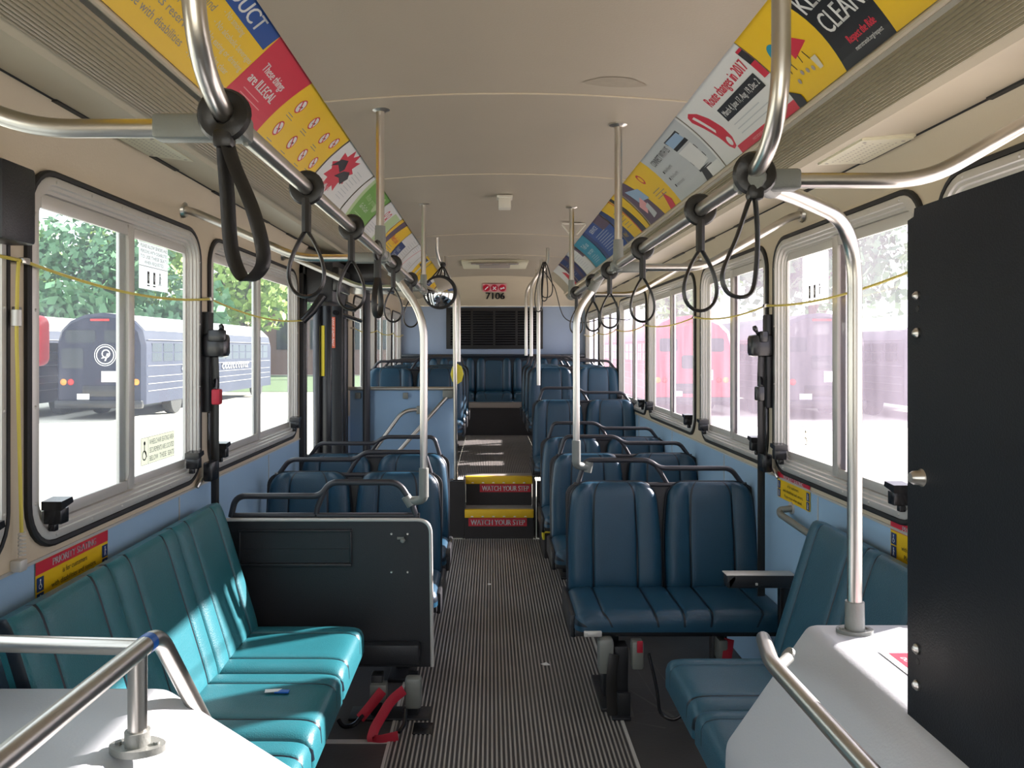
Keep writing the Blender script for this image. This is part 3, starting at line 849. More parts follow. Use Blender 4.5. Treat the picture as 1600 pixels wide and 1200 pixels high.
# ================================================================ HANGING STRAPS
def strap_mesh(proto_label, drop=.245, width=.085, two=False):
    t = thing('hanging_strap', proto_label, 'strap')
    mb = MB()        # ring gripping the rail (rail along y, centre at origin)
    mb.tube([(.027*cos(a), 0, .027*sin(a)) for a in [2*pi*k/24 for k in range(24)]], .01, 8, closed=True, flat=(.010, .013), up=(0, 1, 0))
    obj('clip', mb, 'strap', t, world=False)
    mb = MB(); mb.tube([(0, 0, -.024), (0, 0, -.05), (0, 0, -.085), (0, 0, -.10)], .01, 8, flat=(.011, .014), up=(1, 0, 0))
    obj('sleeve', mb, 'strap', t, world=False)
    mb = MB(); n = 40; pts = []
    zt, zb = -.092, -drop
    for k in range(n):
        a = 2*pi*k/n
        # teardrop
        y = (1 - cos(a))/2                 # 0 top .. 1 bottom
        x = width/2 * sin(a) * (sin(a/2))**1.1 * 1.25
        pts.append((x, 0, zt + (zb-zt)*y))
    mb.tube(pts, .004, 8, closed=True, flat=(.011, .0042), up=(0, 1, 0))
    obj('loop', mb, 'strap', t, world=False)
    return t
sp = strap_mesh('x')
straps = [(-1, 1.80, .0, 1.0, 1.0, 'black strap on the left rail, second from the camera'),
          (-1, 2.38, -.1, 1.0, 1.0, 'black strap on the left rail, third from the camera'),
          (-1, 3.40, .0, .95, 1.0, 'black strap on the left rail just behind the clamp'),
          (-1, 4.15, .0, .95, 1.0, 'black strap on the left rail, farthest from the camera'),
          (1, 1.94, .0, 1.0, 1.0, 'black strap on the right rail, second from the camera'),
          (1, 2.68, .0, 1.0, 1.0, 'black strap on the right rail, third from the camera'),
          (1, 3.42, .0, 1.0, 1.0, 'black strap on the right rail between brace and stanchion'),
          (1, 3.98, .25, 1.0, 1.0, 'black strap on the right rail just behind the stanchion'),
          (1, 4.75, .1, .95, 1.0, 'black strap on the right rail, farthest from the camera')]
for k, (s, y, rz, sx, sz, lab) in enumerate(straps):
    o = sp if k == 0 else copy_tree(sp)
    o.location = (RXl if s < 0 else RXr, y, RZl if s < 0 else RZr)
    o.rotation_euler = (0, 0, rz); o.scale = (sx, 1, sz)
    o['label'] = lab; o['group'] = 'hanging straps on the ceiling rails'
# twisted strap seen face-on
o = copy_tree(sp); o.location = (RXl, 2.93, RZl); o.rotation_euler = (0, 0, R(80)); o['label'] = 'black strap on the left rail turned edge-on to the aisle'; o['group'] = 'hanging straps on the ceiling rails'
# nearest two straps are swung and longer: own shapes
def swung(lab, X, Y, Z, pts, flat, ring=.03, up=(0, 1, 0)):
    t = thing('hanging_strap', lab, 'strap', (X, Y, Z), 'hanging straps on the ceiling rails')
    mb = MB(); mb.T = Matrix.Translation((X, Y, Z))
    mb.tube([(ring*cos(a), .004*sin(2*a), ring*sin(a)) for a in [2*pi*k/24 for k in range(24)]], .01, 8, closed=True, flat=(.011, .016), up=(0, 1, 0))
    mb.box((-.016, -.014, -.052), (.016, .014, -.022), .008)
    obj('clip', mb, 'strap', t)
    mb = MB(); mb.T = Matrix.Translation((X, Y, Z)); mb.tube(pts, .005, 8, closed=True, flat=flat, up=up); obj('loop', mb, 'strap', t)
def smooth_loop(P, n=48):
    P = [V(p) for p in P]; m = len(P); out = []
    for i in range(m):
        a, b, c, d = P[i-1], P[i], P[(i+1) % m], P[(i+2) % m]
        for k in range(n//m):
            t = k/(n//m)
            out.append(.5*((2*b) + (c-a)*t + (2*a-5*b+4*c-d)*t*t + (-a+3*b-3*c+d)*t**3))
    return out
swung('black webbing strap nearest the camera on the left rail, swung sideways', RXl+.0, 1.245, RZl,
      smooth_loop([(0, 0, -.035), (.003, .005, -.12), (.008, .012, -.21), (.026, .016, -.252), (.050, .012, -.243), (.060, .004, -.215), (.047, -.006, -.15), (.018, -.006, -.08)]), (.0125, .0028), ring=.027, up=(.75, .66, 0))
swung('black strap nearest the camera on the right rail', RXr-.0, 1.54, RZr,
      smooth_loop([(-.004, .004, -.04), (-.032, .006, -.12), (-.060, .006, -.19), (-.052, .003, -.228), (-.024, .0, -.238), (-.004, -.003, -.222), (.003, -.004, -.16), (.003, -.003, -.09)]), (.010, .004), ring=.027)
# thin straps and cable at the rear right
tm = thing('hanging_cable', 'thin black cable bundle looped on the rear right pole', 'cable', (.47, 7.0, 2.30))
mb = MB()
for sx, d, ww in ((0, .33, .05), (-.05, .42, .06), (.02, .30, .09)):
    mb.tube(smooth_loop([(.47+sx*.2, 7.0, 2.33), (.47+sx-ww*.5, 7.0, 2.33-d*.6), (.47+sx-ww*.4, 7.0, 2.33-d), (.47+sx+ww*.4, 7.0, 2.33-d*.97), (.47+sx+ww*.5, 7.0, 2.33-d*.6)]), .005, 6, closed=True)
mb.tube(smooth_loop([(.48, 7.0, 2.3), (.56, 7.0, 2.1), (.64, 7.0, 1.85), (.8, 7.0, 1.80), (1.0, 7.0, 1.84), (1.2, 7.0, 1.86)])[:40], .004, 6)
obj('cable_loop', mb, 'strap', tm)
# ================================================================ WHEEL HOUSINGS AT THE FRONT
def housing(name, label, side, prof, y0, y1, bev=.028):
    """prof: (x,z) list of the cross-section, wall side first."""
    mb = MB()
    mb.prism([(x, y0, z) for x, z in prof], (0, y1-y0, 0))
    es = [e for e in mb.bm.edges]
    bmesh.ops.bevel(mb.bm, geom=es, offset=bev, segments=5, profile=.5, affect='EDGES')
    o = obj(name, mb, 'housing', angle=60)
    return tag(o, label, 'wheel housing')
housing('wheel_housing', 'pale grey moulded wheel housing in the near left corner under handrails', -1,
        [(-1.2, .0), (-1.2, .812), (-.72, .812), (-.40, .61), (-.38, .0)], .35, 1.79)
housing('wheel_housing', 'pale grey moulded wheel housing on the right carrying a steel pole', 1,
        [(1.265, .0), (1.265, .858), (.812, .858), (.60, .555), (.585, .0)], .35, 2.06, .022)
# left handrail: U shaped
ht = thing('handrail', 'bent steel handrail with blue tape over the left wheel housing', 'handrail', (-.79, 1.70, .81))
mb = MB()
def PX(px, py, Y): return V(((px-767)*Y/1250, Y, H-(py-547)*Y/1250))
c_ = PX(247, 992, 1.62)
mb.tube([PX(-30, 1215, .98), c_, PX(330, 1150, 1.86)], .0185, 16, bend=.05, n=10)
obj('tube', mb, 'steel', ht)
mb = MB(); a = PX(225, 1011, 1.67); mb.tube([V((-1.19, 1.70, a.z-.0)), a], .0175, 16); o = obj('cross_tube', mb, 'steel', ht)
mb = MB(); d = (PX(-30, 1215, .98) - c_).normalized(); p = c_ + d*.052
mb.tube([p, p + d*.028], .0192, 16); o = obj('tape', mb, 'tape', ht); plab(o, 'band of blue tape')
q = c_ + d*.115
fx = q.x
mb = MB(); mb.cyl((q.x, q.y, q.z), (q.x, q.y, .822), .0175); obj('post', mb, 'steel', ht)
mb = MB(); mb.cyl((q.x, q.y, .80), (q.x, q.y, .845), .023); mb.prism([(q.x+.047*cos(a)*(1+.12*cos(2*a)), q.y+.034*sin(a), .806) for a in [2*pi*k/22 for k in range(22)]], (0, 0, .013))
for k in (-1, 1): mb.cyl((q.x+k*.036, q.y, .818), (q.x+k*.036, q.y, .824), .006)
obj('foot_flange', mb, 'castgrey', ht)
# right handrail along the chamfer
hr = thing('handrail', 'steel handrail along the sloped side of the right wheel housing', 'handrail', (.62, 1.9, .7))
mb = MB(); a = V((.60, 1.80, .885)); 
mb.tube([(.70, 2.00, .80), (.645, 1.90, .90-.02), PX(1205, 1035, 1.66), PX(1400, 1250, 1.14)], .0165, 16, bend=.04)
obj('tube', mb, 'steel', hr)
mb = MB(); mb.tube([PX(1213, 1046, 1.66), PX(1232, 1028, 1.78)], .012, 10); mb.lathe([(0, 0), (.022, 0), (.022, .006), (0, .008)], 18, PX(1232, 1027, 1.79), Matrix.Rotation(R(-55), 4, 'Y')); obj('mount', mb, 'castgrey', hr)
# driver's partition: long black panel standing on the housing ridge
dp = thing('driver_partition', 'tall black partition board standing on the right wheel housing', 'partition', (.82, 1.2, .84))
mb = MB()
yf = .812*1250/(1418-767)      # far edge
mb.prism([(.812, .55, .80), (.812, yf, .80), (.812, yf, 1.812), (.812, yf-.022, 1.816), (.812, yf-.025, 1.832), (.812, 1.05, 1.835), (.812, .55, 1.80)], (.022, 0, 0))
obj('board', mb, 'blackpanel', dp)
mb = MB()
for py, r in ((464, .0085), (521, .010), (1003, .010), (1058, .010)):
    z = H-(py-547)*yf/1250; y = .812*1250/(1434-767)
    mb.lathe([(0, .010), (.5*r, .009), (r, .004), (r, 0), (0, 0)], 16, (.812, y, z), Matrix.Rotation(R(-90), 4, 'Y'))
obj('bolt', mb, 'steel', dp)
mb = MB(); z = H-(740-547)*yf/1250; mb.lathe([(0, .022), (.009, .022), (.013, .016), (.014, .004), (.017, 0), (0, 0)], 20, (.812, .812*1250/(1440-767), z), Matrix.Rotation(R(-90), 4, 'Y')); obj('round_knob', mb, 'steel', dp)
mb = MB()
for py in (484, 1022):
    z = H-(py-547)*yf/1250; mb.lathe([(0, .0015), (.006, .001), (.0065, 0), (0, 0)], 12, (.812, .812*1250/(1434-767), z), Matrix.Rotation(R(-90), 4, 'Y'))
obj('bolt_hole', mb, 'rubber', dp)
mb = MB()      # red and white decal on the housing
f_ = lambda u, v, o=0: (.985-v, 1.80-u, .8595+o)
tg = MB(); rect(tg, lambda u, v: (.90+v, 1.86-u, .8600), 0, 0, .30, .10); tg.mi = 1; rect(tg, lambda u, v: (.90+v, 1.86-u, .8606), .012, .018, .29, .088)
tg.mi = 0; put_text(tg, 'DO NOT STAND FORWARD', lambda u, v: (.90+v, 1.86-u, .8612), .018, (.04, .03), width=.22)
tag(obj('warning_sticker', tg, ['textwhite', 'adred'], smooth=False), 'red and white sticker on top of the right wheel housing', 'sticker')

# ================================================================ REAR DOOR AND THE PANEL BEHIND IT
dr = sempty('door_1', (XL, DOOR[0], 0), 'rear passenger door on the left wall')
y0, y1 = DOOR
mb = MB()
for y, wd, m in ((y0, .06, 0), (y1-.06, .06, 0)):
    mb.box((XL-.02, y, 0), (XL+.03, y+wd, 2.12), .006)
mb.box((XL-.03, y0, 2.04), (XL+.04, y1, 2.14), .006)
obj('door_frame', mb, 'black', dr)
for k, (a, b, dx) in enumerate(((y0+.07, y0+.50, 0), (y0+.52, y0+.82, .0), (y0+.84, y0+1.14, .03), (y0+1.17, y1-.07, 0))):
    mb = MB(); x = XL + dx
    wd = .03 if k == 0 else .05
    for q in (a, b-wd): mb.box((x-.02, q, .05), (x+.03, q+wd, 2.04), .01)
    for z in (.05, 1.98): mb.box((x-.02, a, z), (x+.03, b, z+.06), .01)
    d = obj('door_leaf', mb, 'blackgloss', dr)
    mb = MB(); mb.quad((x, a+.03, .1), (x, b-.03, .1), (x, b-.03, 2.0), (x, a+.03, 2.0)); obj('glass_pane', mb, 'glass_left', d)
for xx, yy in ((XL+.045, y0+.50), (XL+.085, y0+.53)):
    mb = MB(); mb.box((xx-.011, yy-.004, 1.38), (xx+.011, yy, 1.73), .001); o = obj('edge_marking', mb, 'yellow2', dr); plab(o, 'yellow marking strip')
mb = MB(); mb.box((XL+.03, y0+.505, .05), (XL+.10, y0+.55, 2.04), .01); obj('door_edge', mb, 'blackgloss', dr)
mb = MB(); yy = y0+.76; mb.box((XL+.03, yy, .05), (XL+.13, yy+.05, 2.04), .012); obj('door_edge', mb, 'black', dr)
mb = MB(); x0 = XL+.03; mb.box((x0, yy-.006, 1.575), (x0+.05, yy, 1.80), .001); mb.mi = 1
put_text(mb, 'STAND CLEAR OF DOOR', lambda u, v: (x0+.042-v, yy-.008, 1.59+u), .045, (0, .0), width=.20)
o = obj('door_sign', mb, ['signorange', 'textwhite'], dr); plab(o, 'upright red sign with small white letters')
mb = MB()
for y in (y0+.79, y0+1.15): mb.cyl((XL+.07, y, .1), (XL+.07, y, 2.05), .022)
mb.cyl((XL+.09, y0+.70, 1.83), (XL+.09, y1+.25, 1.81), .018); mb.cyl((XL+.12, y0+.8, 1.90), (XL+.12, y0+1.3, 1.89), .03)
obj('door_post', mb, 'blackgloss', dr)
# door operator box overhead
ob = thing('door_operator', 'black door motor box with a lever above the rear door', 'box', (XL+.1, 5.0, 1.85))
mb = MB(); mb.box((XL+.05, 5.02, 1.86), (XL+.22, 5.45, 2.14), .015); obj('housing', mb, 'black', ob)
mb = MB(); mb.box((XL+.22, 5.00, 1.93), (XL+.26, 5.40, 2.08), .008); obj('cover', mb, 'blackgloss', ob)
mb = MB(); mb.tube([(XL+.16, 5.0, 1.90), (XL+.10, 4.97, 1.80), (XL+.045, 4.95, 1.74)], .025, 10); obj('lever', mb, 'blackgloss', ob)
mb = MB(); mb.box((XL+.05, 5.5, 2.02), (XL+.42, 6.6, 2.16), .02); obj('upper_cover', mb, 'blackgloss', ob)
# stair-well grey post
mb = MB(); mb.cyl((-1.045, 6.72, .0), (-1.045, 6.72, 2.2), .032, .032, 20)
tag(obj('door_stanchion', mb, 'rail_black'), 'thick dark grey post between the rear door and the blue panel', 'pole')
# blue panel with top rail
pn = thing('modesty_panel', 'light blue partition panel with a steel top rail beside the steps', 'panel', (-.75, 6.78, ZP))
mb = MB(); mb.box((XL+.02, 6.76, ZP), (-.305, 6.785, 1.225), .004); obj('board', mb, 'blue_panel', pn)
mb = MB(); mb.tube([(XL+.01, 6.75, 1.235), (-.30, 6.75, 1.235)], .016, 12); obj('top_rail', mb, 'steel', pn)
mb = MB()
for x in (-1.12, -.72, -.35): mb.box((x-.022, 6.735, 1.15), (x+.022, 6.762, 1.20), .004)
obj('bracket', mb, 'castgrey', pn)
mb = MB(); mb.box((XL+.02, 6.72, 0), (SX0-.02, 6.745, ZP)); obj('kick_board', mb, 'kick', pn)
for lab, pts in (('steel handrail slanting down in front of the blue panel, left one', [PX(560, 738, 6.5), PX(630, 641, 6.68), PX(662, 640, 6.72)]),
                 ('steel handrail slanting down from the steel pole, right one', [PX(608, 722, 6.5), PX(703, 615, 6.72)])):
    t = thing('handrail', lab, 'handrail', pts[-1], 'handrails by the blue panel')
    mb = MB(); mb.tube(pts, .017, 12, bend=.18); obj('tube', mb, 'steel', t)
    p = pts[-1]; mb = MB(); mb.box((p.x-.06, p.y-.03, p.z-.035), (p.x+.03, p.y+.03, p.z+.03), .008); obj('clamp', mb, 'castgrey', t)

# ================================================================ REAR WALL DETAILS
vt = thing('return_air_grille', 'large black louvred air grille on the rear wall', 'vent', (.07, 10.77, 1.6))
gx0, gx1, gz0, gz1 = -.60, .70, 1.575, 2.13
mb = MB(); mb.box((gx0, 10.755, gz0), (gx1, 10.778, gz1), .004); obj('frame', mb, 'rubber', vt)
mb = MB()
for c in range(4):
    a = gx0 + .06 + c*.30; n = 14
    for k in range(n):
        z = gz0 + .06 + k*(gz1-gz0-.12)/(n-1)
        mb.quad((a, 10.752, z-.008), (a+.27, 10.752, z-.008), (a+.27, 10.738, z+.012), (a, 10.738, z+.012))
o = obj('slats', mb, 'blackgloss', vt)
nm = thing('fleet_number', 'black digits 7106 on the beige panel above the grille', 'sign', (.05, 10.5, 2.24))
def BK(u, v, o=0.0):     # on the slanted beige panel; v measured along the slope from its lower edge
    y = 10.76 - v*.943; z = 2.155 + v*.332
    return (u, y - .332*o, z - .943*o) if False else (u, y - .004 - o, z - .012 - o)
# the panel normal faces forward and down
def BKz(z):  return (z - 2.155)/.332
mb = MB()
def bk_at(px, py):
    # intersect the viewing ray with the slanted panel
    dx, dz = (px-767)/1250, -(py-547)/1250
    # y = 10.76 - v*.943 ; z = 2.155 + v*.332 ; z = H + dz*y
    v = (H + dz*10.76 - 2.155)/(.332 + dz*.943); y = 10.76 - v*.943
    return (dx*y, v)
u0, v0 = bk_at(758, 466); u1, _ = bk_at(787, 466); _, v1 = bk_at(772, 455.5)
put_text(mb, '7106', lambda u, v: BK(u, v), (v1-v0)/.72, (u0, v0), width=(u1-u0), bold=.008)
obj('digits', mb, 'textblack', nm, smooth=False)
dc = thing('rule_stickers', 'three round dark red prohibition symbols above the number 7106', 'sticker', (.05, 10.4, 2.3))
a0, b0 = bk_at(754, 454.5); a1, b1 = bk_at(791.5, 442)
mb = MB(); rect(mb, lambda u, v: BK(u, v, .0), a0, b0, a1, b1); obj('backing', mb, 'adpink', dc, smooth=False)
for k in range(3):
    mb = MB(); cx = a0 + (a1-a0)*(.167+.333*k); cy = (b0+b1)/2; r = (a1-a0)*.145; ry = (b1-b0)*.42
    disc(mb, lambda u, v: BK(u, v, .003), (cx, cy), r, 24, ry)
    mb.mi = 1
    for rot in ((pi/4,), (pi/4, -pi/4), (0, .6))[k]:
        c_, s_ = cos(rot), sin(rot)
        mb.poly([BK(cx + (x*c_-y*s_)*r, cy + (x*s_+y*c_)*ry, .006) for x, y in ((-.65, -.14), (.65, -.14), (.65, .14), (-.65, .14))])
    obj('round_symbol', mb, ['adred', 'textwhite'], dc, smooth=False)

# ceiling hatch light, detector box, bracket
hl = thing('ceiling_vent', 'cream rectangular ceiling vent near the rear', 'vent', (.04, 8.35, 2.45))
mb = MB(); mb.box((-.30, 8.05, 2.435), (.38, 8.65, 2.475), .015); obj('frame', mb, 'cream', hl)
mb = MB(); mb.box((-.20, 8.03, 2.425), (.28, 8.12, 2.437), .004); mb.box((-.12, 8.2, 2.428), (.2, 8.5, 2.437), .004); obj('grille', mb, 'beige_dark', hl)
mb = MB()
for k in range(3): mb.box((-.15+k*.16, 8.035, 2.42), (-.07+k*.16, 8.06, 2.428), .002)
obj('latch', mb, 'textgrey', hl)
cb = thing('ceiling_box', 'small white box fixed to the middle of the ceiling', 'box', (.078, 4.72, 2.45))
mb = MB(); mb.box((.045, 4.70, 2.395), (.118, 4.78, 2.47), .006); obj('body', mb, 'offwhite', cb)
mb = MB(); mb.box((.035, 4.69, 2.455), (.128, 4.79, 2.472), .004); obj('base_plate', mb, 'offwhite', cb)
hk = thing('ceiling_bracket', 'white angled bracket on the ceiling behind the right drop pole', 'bracket', (.60, 5.6, 2.44))
mb = MB(); mb.tube([(.50, 5.6, 2.445), (.66, 5.6, 2.445)], .01, 8, flat=(.006, .02)); mb.tube([(.50, 5.6, 2.44), (.56, 5.6, 2.36), (.575, 5.6, 2.37)], .008, 8); mb.tube([(.66, 5.6, 2.44), (.60, 5.6, 2.37)], .008, 8)
obj('bar', mb, 'offwhite', hk)
# speaker grilles on the cove panels
for side, y, slot, dx, lab in ((-1, 2.5, SLOT_L, (-.925, 2.19), 'cream speaker grille beside the left ceiling cove'), (1, 2.44, SLOT_R, (1.0, 2.17), 'cream speaker grille beside the right ceiling cove')):
    t = thing('speaker_grille', lab, 'speaker', (slot[0], y, 2.2), 'ceiling speakers')
    x0 = slot[0] - side*.01; x1 = slot[0] - side*.17
    z_ = lambda x: dx[1] + (slot[1]-dx[1])*(x-dx[0])/(slot[0]-dx[0])
    mb = MB()
    A = [(x0, y-.16), (x0, y+.16), (x1, y+.16), (x1, y-.16)]
    mb.prism([(x, yy, z_(x)-.014) for x, yy in A], (0, 0, .02))
    bmesh.ops.bevel(mb.bm, geom=list(mb.bm.edges), offset=.006, segments=2, affect='EDGES')
    obj('cover', mb, 'cream', t)
    mb = MB()
    for i in range(13):
        for j in range(5):
            xx = x0 + (x1-x0)*(.22+.56*j/4); yy = y-.11+.22*i/12
            mb.poly([(xx+.0035*cos(a), yy+.0035*sin(a), z_(xx)-.0150) for a in [2*pi*q/6 for q in range(6)]])
    for i in (-.13, .13):
        for j in (.15, .85): xx = x0+(x1-x0)*j; mb.poly([(xx+.006*cos(a), y+i+.006*sin(a), z_(xx)-.0152) for a in [2*pi*q/8 for q in range(8)]])
    obj('perforations', mb, 'beige_dark', t)
# convex mirror
mr = thing('round_mirror', 'round convex mirror with a black rim hanging by the steps', 'mirror', (-.40, 6.38, 2.04))
mc = V((-.405, 6.36, 2.02)); rot = Matrix.Rotation(R(90), 4, 'X') @ Matrix.Rotation(R(4), 4, 'Y')
mb = MB(); mb.lathe([(.125*sin(a), .035*(cos(a)-cos(R(60)))/(1-cos(R(60))) if False else .045*(1-(sin(a))**2)**1) for a in [R(90)*k/10 for k in range(10, -1, -1)]], 40, mc, rot); obj('mirror_glass', mb, 'mirror', mr)
mb = MB(); mb.tube([mc + V((.125*cos(a), -.0, .125*sin(a))) for a in [2*pi*k/40 for k in range(40)]], .012, 8, closed=True); obj('rim', mb, 'rubber', mr)
mb = MB(); mb.lathe([(.125, 0), (.12, -.02), (0, -.035)], 32, mc, rot); obj('back', mb, 'black', mr)
mb = MB(); kn = V((-.385, 6.43, 2.245))
for dx in (-.09, -.045, 0, .045, .09): mb.tube([mc + V((dx, .0, .118-abs(dx)*.35)), kn], .005, 6)
mb.lathe([(0, -.025), (.02, -.015), (.025, 0), (.02, .015), (0, .025)], 14, kn); obj('hanger', mb, 'strap', mr)

# ================================================================ SIGNS
def wall_fn(side, off=.004):
    X = XL if side < 0 else XR
    s = 1 if side < 0 else -1
    return (lambda u, v: (X + s*off, u, v)) if side < 0 else (lambda u, v: (X + s*off, -u, v))
def picto(mb, f, u, v, s, kind):
    disc(mb, f, (u, v+.36*s), .10*s, 10)
    if kind == 0:      # wheelchair
        annulus(mb, f, (u-.02*s, v-.18*s), .17*s, .23*s, 16)
        mb.quad(f(u-.05*s, v-.02*s), f(u+.03*s, v-.02*s), f(u+.03*s, v+.26*s), f(u-.05*s, v+.26*s))
        mb.quad(f(u, v-.04*s), f(u+.22*s, v-.30*s), f(u+.26*s, v-.24*s), f(u+.05*s, v+.04*s))
    else:              # walking figure
        mb.quad(f(u-.08*s, v-.08*s), f(u+.08*s, v-.08*s), f(u+.07*s, v+.24*s), f(u-.07*s, v+.24*s))
        mb.quad(f(u-.18*s, v-.44*s), f(u-.09*s, v-.44*s), f(u+.06*s, v-.06*s), f(u-.06*s, v-.06*s))
        mb.quad(f(u+.09*s, v-.44*s), f(u+.18*s, v-.44*s), f(u+.07*s, v-.06*s), f(u-.04*s, v-.06*s))
        mb.quad(f(u+.06*s, v+.18*s), f(u+.22*s, v-.02*s), f(u+.26*s, v+.02*s), f(u+.08*s, v+.24*s))
def priority(side, ya, z0, w_, h_, lab):
    f0 = wall_fn(side)
    st_ = ya
    g = (lambda off: (lambda u, v: ((XL+off) if side < 0 else (XR-off), (ya+u) if side < 0 else (ya-u), z0+v)))
    t = thing('priority_sign', lab, 'sign', g(0)(0, 0), 'priority seating signs')
    mb = MB()
    mb.poly([g(.003)(u, v) for u, v in rrect(0, w_, 0, h_, .008, 3)]); mb.mi = 1
    rect(mb, g(.0036), 0, h_*.72, w_, h_*.985)
    obj('card', mb, ['adyellow', 'adred'], t, smooth=False)
    mb = MB(); put_text(mb, 'PRIORITY SEATING', g(.0044), h_*.22, (w_*.2, h_*.78), width=w_*.6, bold=.0012)
    obj('heading', mb, 'textwhite', t, smooth=False)
    mb = MB()
    for i, l in enumerate(('is for customers', 'with disabilities and seniors.', 'Please move when asked.')):
        ww = w_*(.34, .62, .54)[i]
        put_text(mb, l, g(.0044), h_*.17, ((w_-ww)/2 + .0, h_*(.52-.21*i)), width=ww)
    obj('lettering', mb, 'textblack', t, smooth=False)
    for (u, k) in ((.02, 0), (.02, 1), (w_-.02, 2), (w_-.02, 1)):
        pass
    for i, (u, v, k) in enumerate(((.021, .51, 0), (.021, .18, 1), (w_-.021, .51, 1), (w_-.021, .18, 1))):
        mb = MB(); s = h_*.27
        rect(mb, g(.0042), u-s*.5, h_*v-s*.55, u+s*.5, h_*v+s*.55); mb.mi = 1
        picto(mb, g(.0048), u, h_*v, s*.9, k)
        obj('pictogram', mb, ['adnavy', 'textwhite'], t, smooth=False)
# left : between window 1 and the teal bench ; right ones below the right windows
priority(-1, 2.12, .868, .40, .128, 'yellow and red PRIORITY SEATING sign above the teal bench')
priority(1, 3.535, .915, .36, .112, 'yellow and red PRIORITY SEATING sign above the short wall handle')
priority(1, 2.535, .905, .36, .122, 'yellow and red PRIORITY SEATING sign half hidden by the black partition')
# window stickers
def allow(side, ya, z1, w_, lab, asp=.66):
    g = (lambda off: (lambda u, v: ((XL-.018+off) if side < 0 else (XR+.020-off), (ya+u) if side < 0 else (ya-u), z1-v)))
    t = thing('seating_sticker', lab, 'sticker', g(0)(0, 0), 'seat request stickers on the windows'); h_ = w_*asp
    mb = MB(); rect(mb, g(.0), 0, 0, w_, h_); mb.mi = 1
    rect(mb, g(.001), 0, h_*.50, w_, h_*.512)
    obj('card', mb, ['sticker_white', 'textblack'], t, smooth=False)
    mb = MB()
    gf = lambda u, v: g(.0016)(u, -v)
    for i, l in enumerate(('PLEASE ALLOW SENIORS AND', 'PERSONS WITH DISABILITIES', 'TO USE THESE SEATS', 'WHEN REQUESTED')):
        ww = w_*(.92, .92, .92, .66)[i]
        put_text(mb, l, gf, h_*.105, ((w_-ww)/2, -h_*(.11+.115*i)), width=ww)
    obj('lettering', mb, 'textblack', t, smooth=False)
    for i in range(3):
        mb = MB(); u = w_*(.3+.2*i); s = h_*.26
        if i < 2:
            rect(mb, gf, u-s*.2, -h_*.74-s*.5, u+s*.2, -h_*.74+s*.5); mb.mi = 1
            picto(mb, lambda a, b: g(.0022)(a, -b), u, -h_*.74, s*.6, 1); mb.mi = 0
            rect(mb, gf, u-s*.25, -h_*.74-s*.72, u+s*.25, -h_*.74-s*.62)
        else: picto(mb, gf, u, -h_*.74, s*1.2, 1)
        obj('pictogram', mb, ['textblack', 'textwhite'], t, smooth=False)
allow(-1, 2.79, 1.942, .25, 'white seat request sticker high on the first left window')
allow(1, 3.31, 1.942, .25, 'white seat request sticker high on the front right window', .8)
def wheel(side, ya, z0, w_, h_, lab):
    g = (lambda off: (lambda u, v: ((XL-.016+off) if side < 0 else (XR+.018-off), (ya+u) if side < 0 else (ya-u), z0+v)))
    t = thing('wheelchair_sticker', lab, 'sticker', g(0)(0, 0), 'wheelchair stickers on the windows')
    mb = MB(); mb.poly([g(0)(u, v) for u, v in rrect(0, w_, 0, h_, .006, 3)]); mb.mi = 1
    for a, b, c, d in ((0, 0, w_, .0015), (0, h_-.0015, w_, h_), (0, 0, .0015, h_), (w_-.0015, 0, w_, h_), (w_*.2, 0, w_*.2+.0015, h_)): rect(mb, g(.001), a, b, c, d)
    picto(mb, g(.001), w_*.1, h_*.5, h_*.8, 0)
    obj('card', mb, ['sticker_cream', 'textblack'], t, smooth=False)
    mb = MB()
    for i, l in enumerate(('WHEELCHAIR SEATING AREA', 'SECUREMENTS ARE LOCATED', 'BELOW  THESE  SEATS')):
        put_text(mb, l, g(.0016), h_*.27, (w_*.23, h_*(.70-.3*i)), width=w_*.73)
    obj('lettering', mb, 'textblack', t, smooth=False)
wheel(-1, 2.80, 1.152, .30, .098, 'small wheelchair securement sticker low on the first left window')
wheel(1, 3.30, 1.155, .29, .09, 'small wheelchair securement sticker low on the front right window')

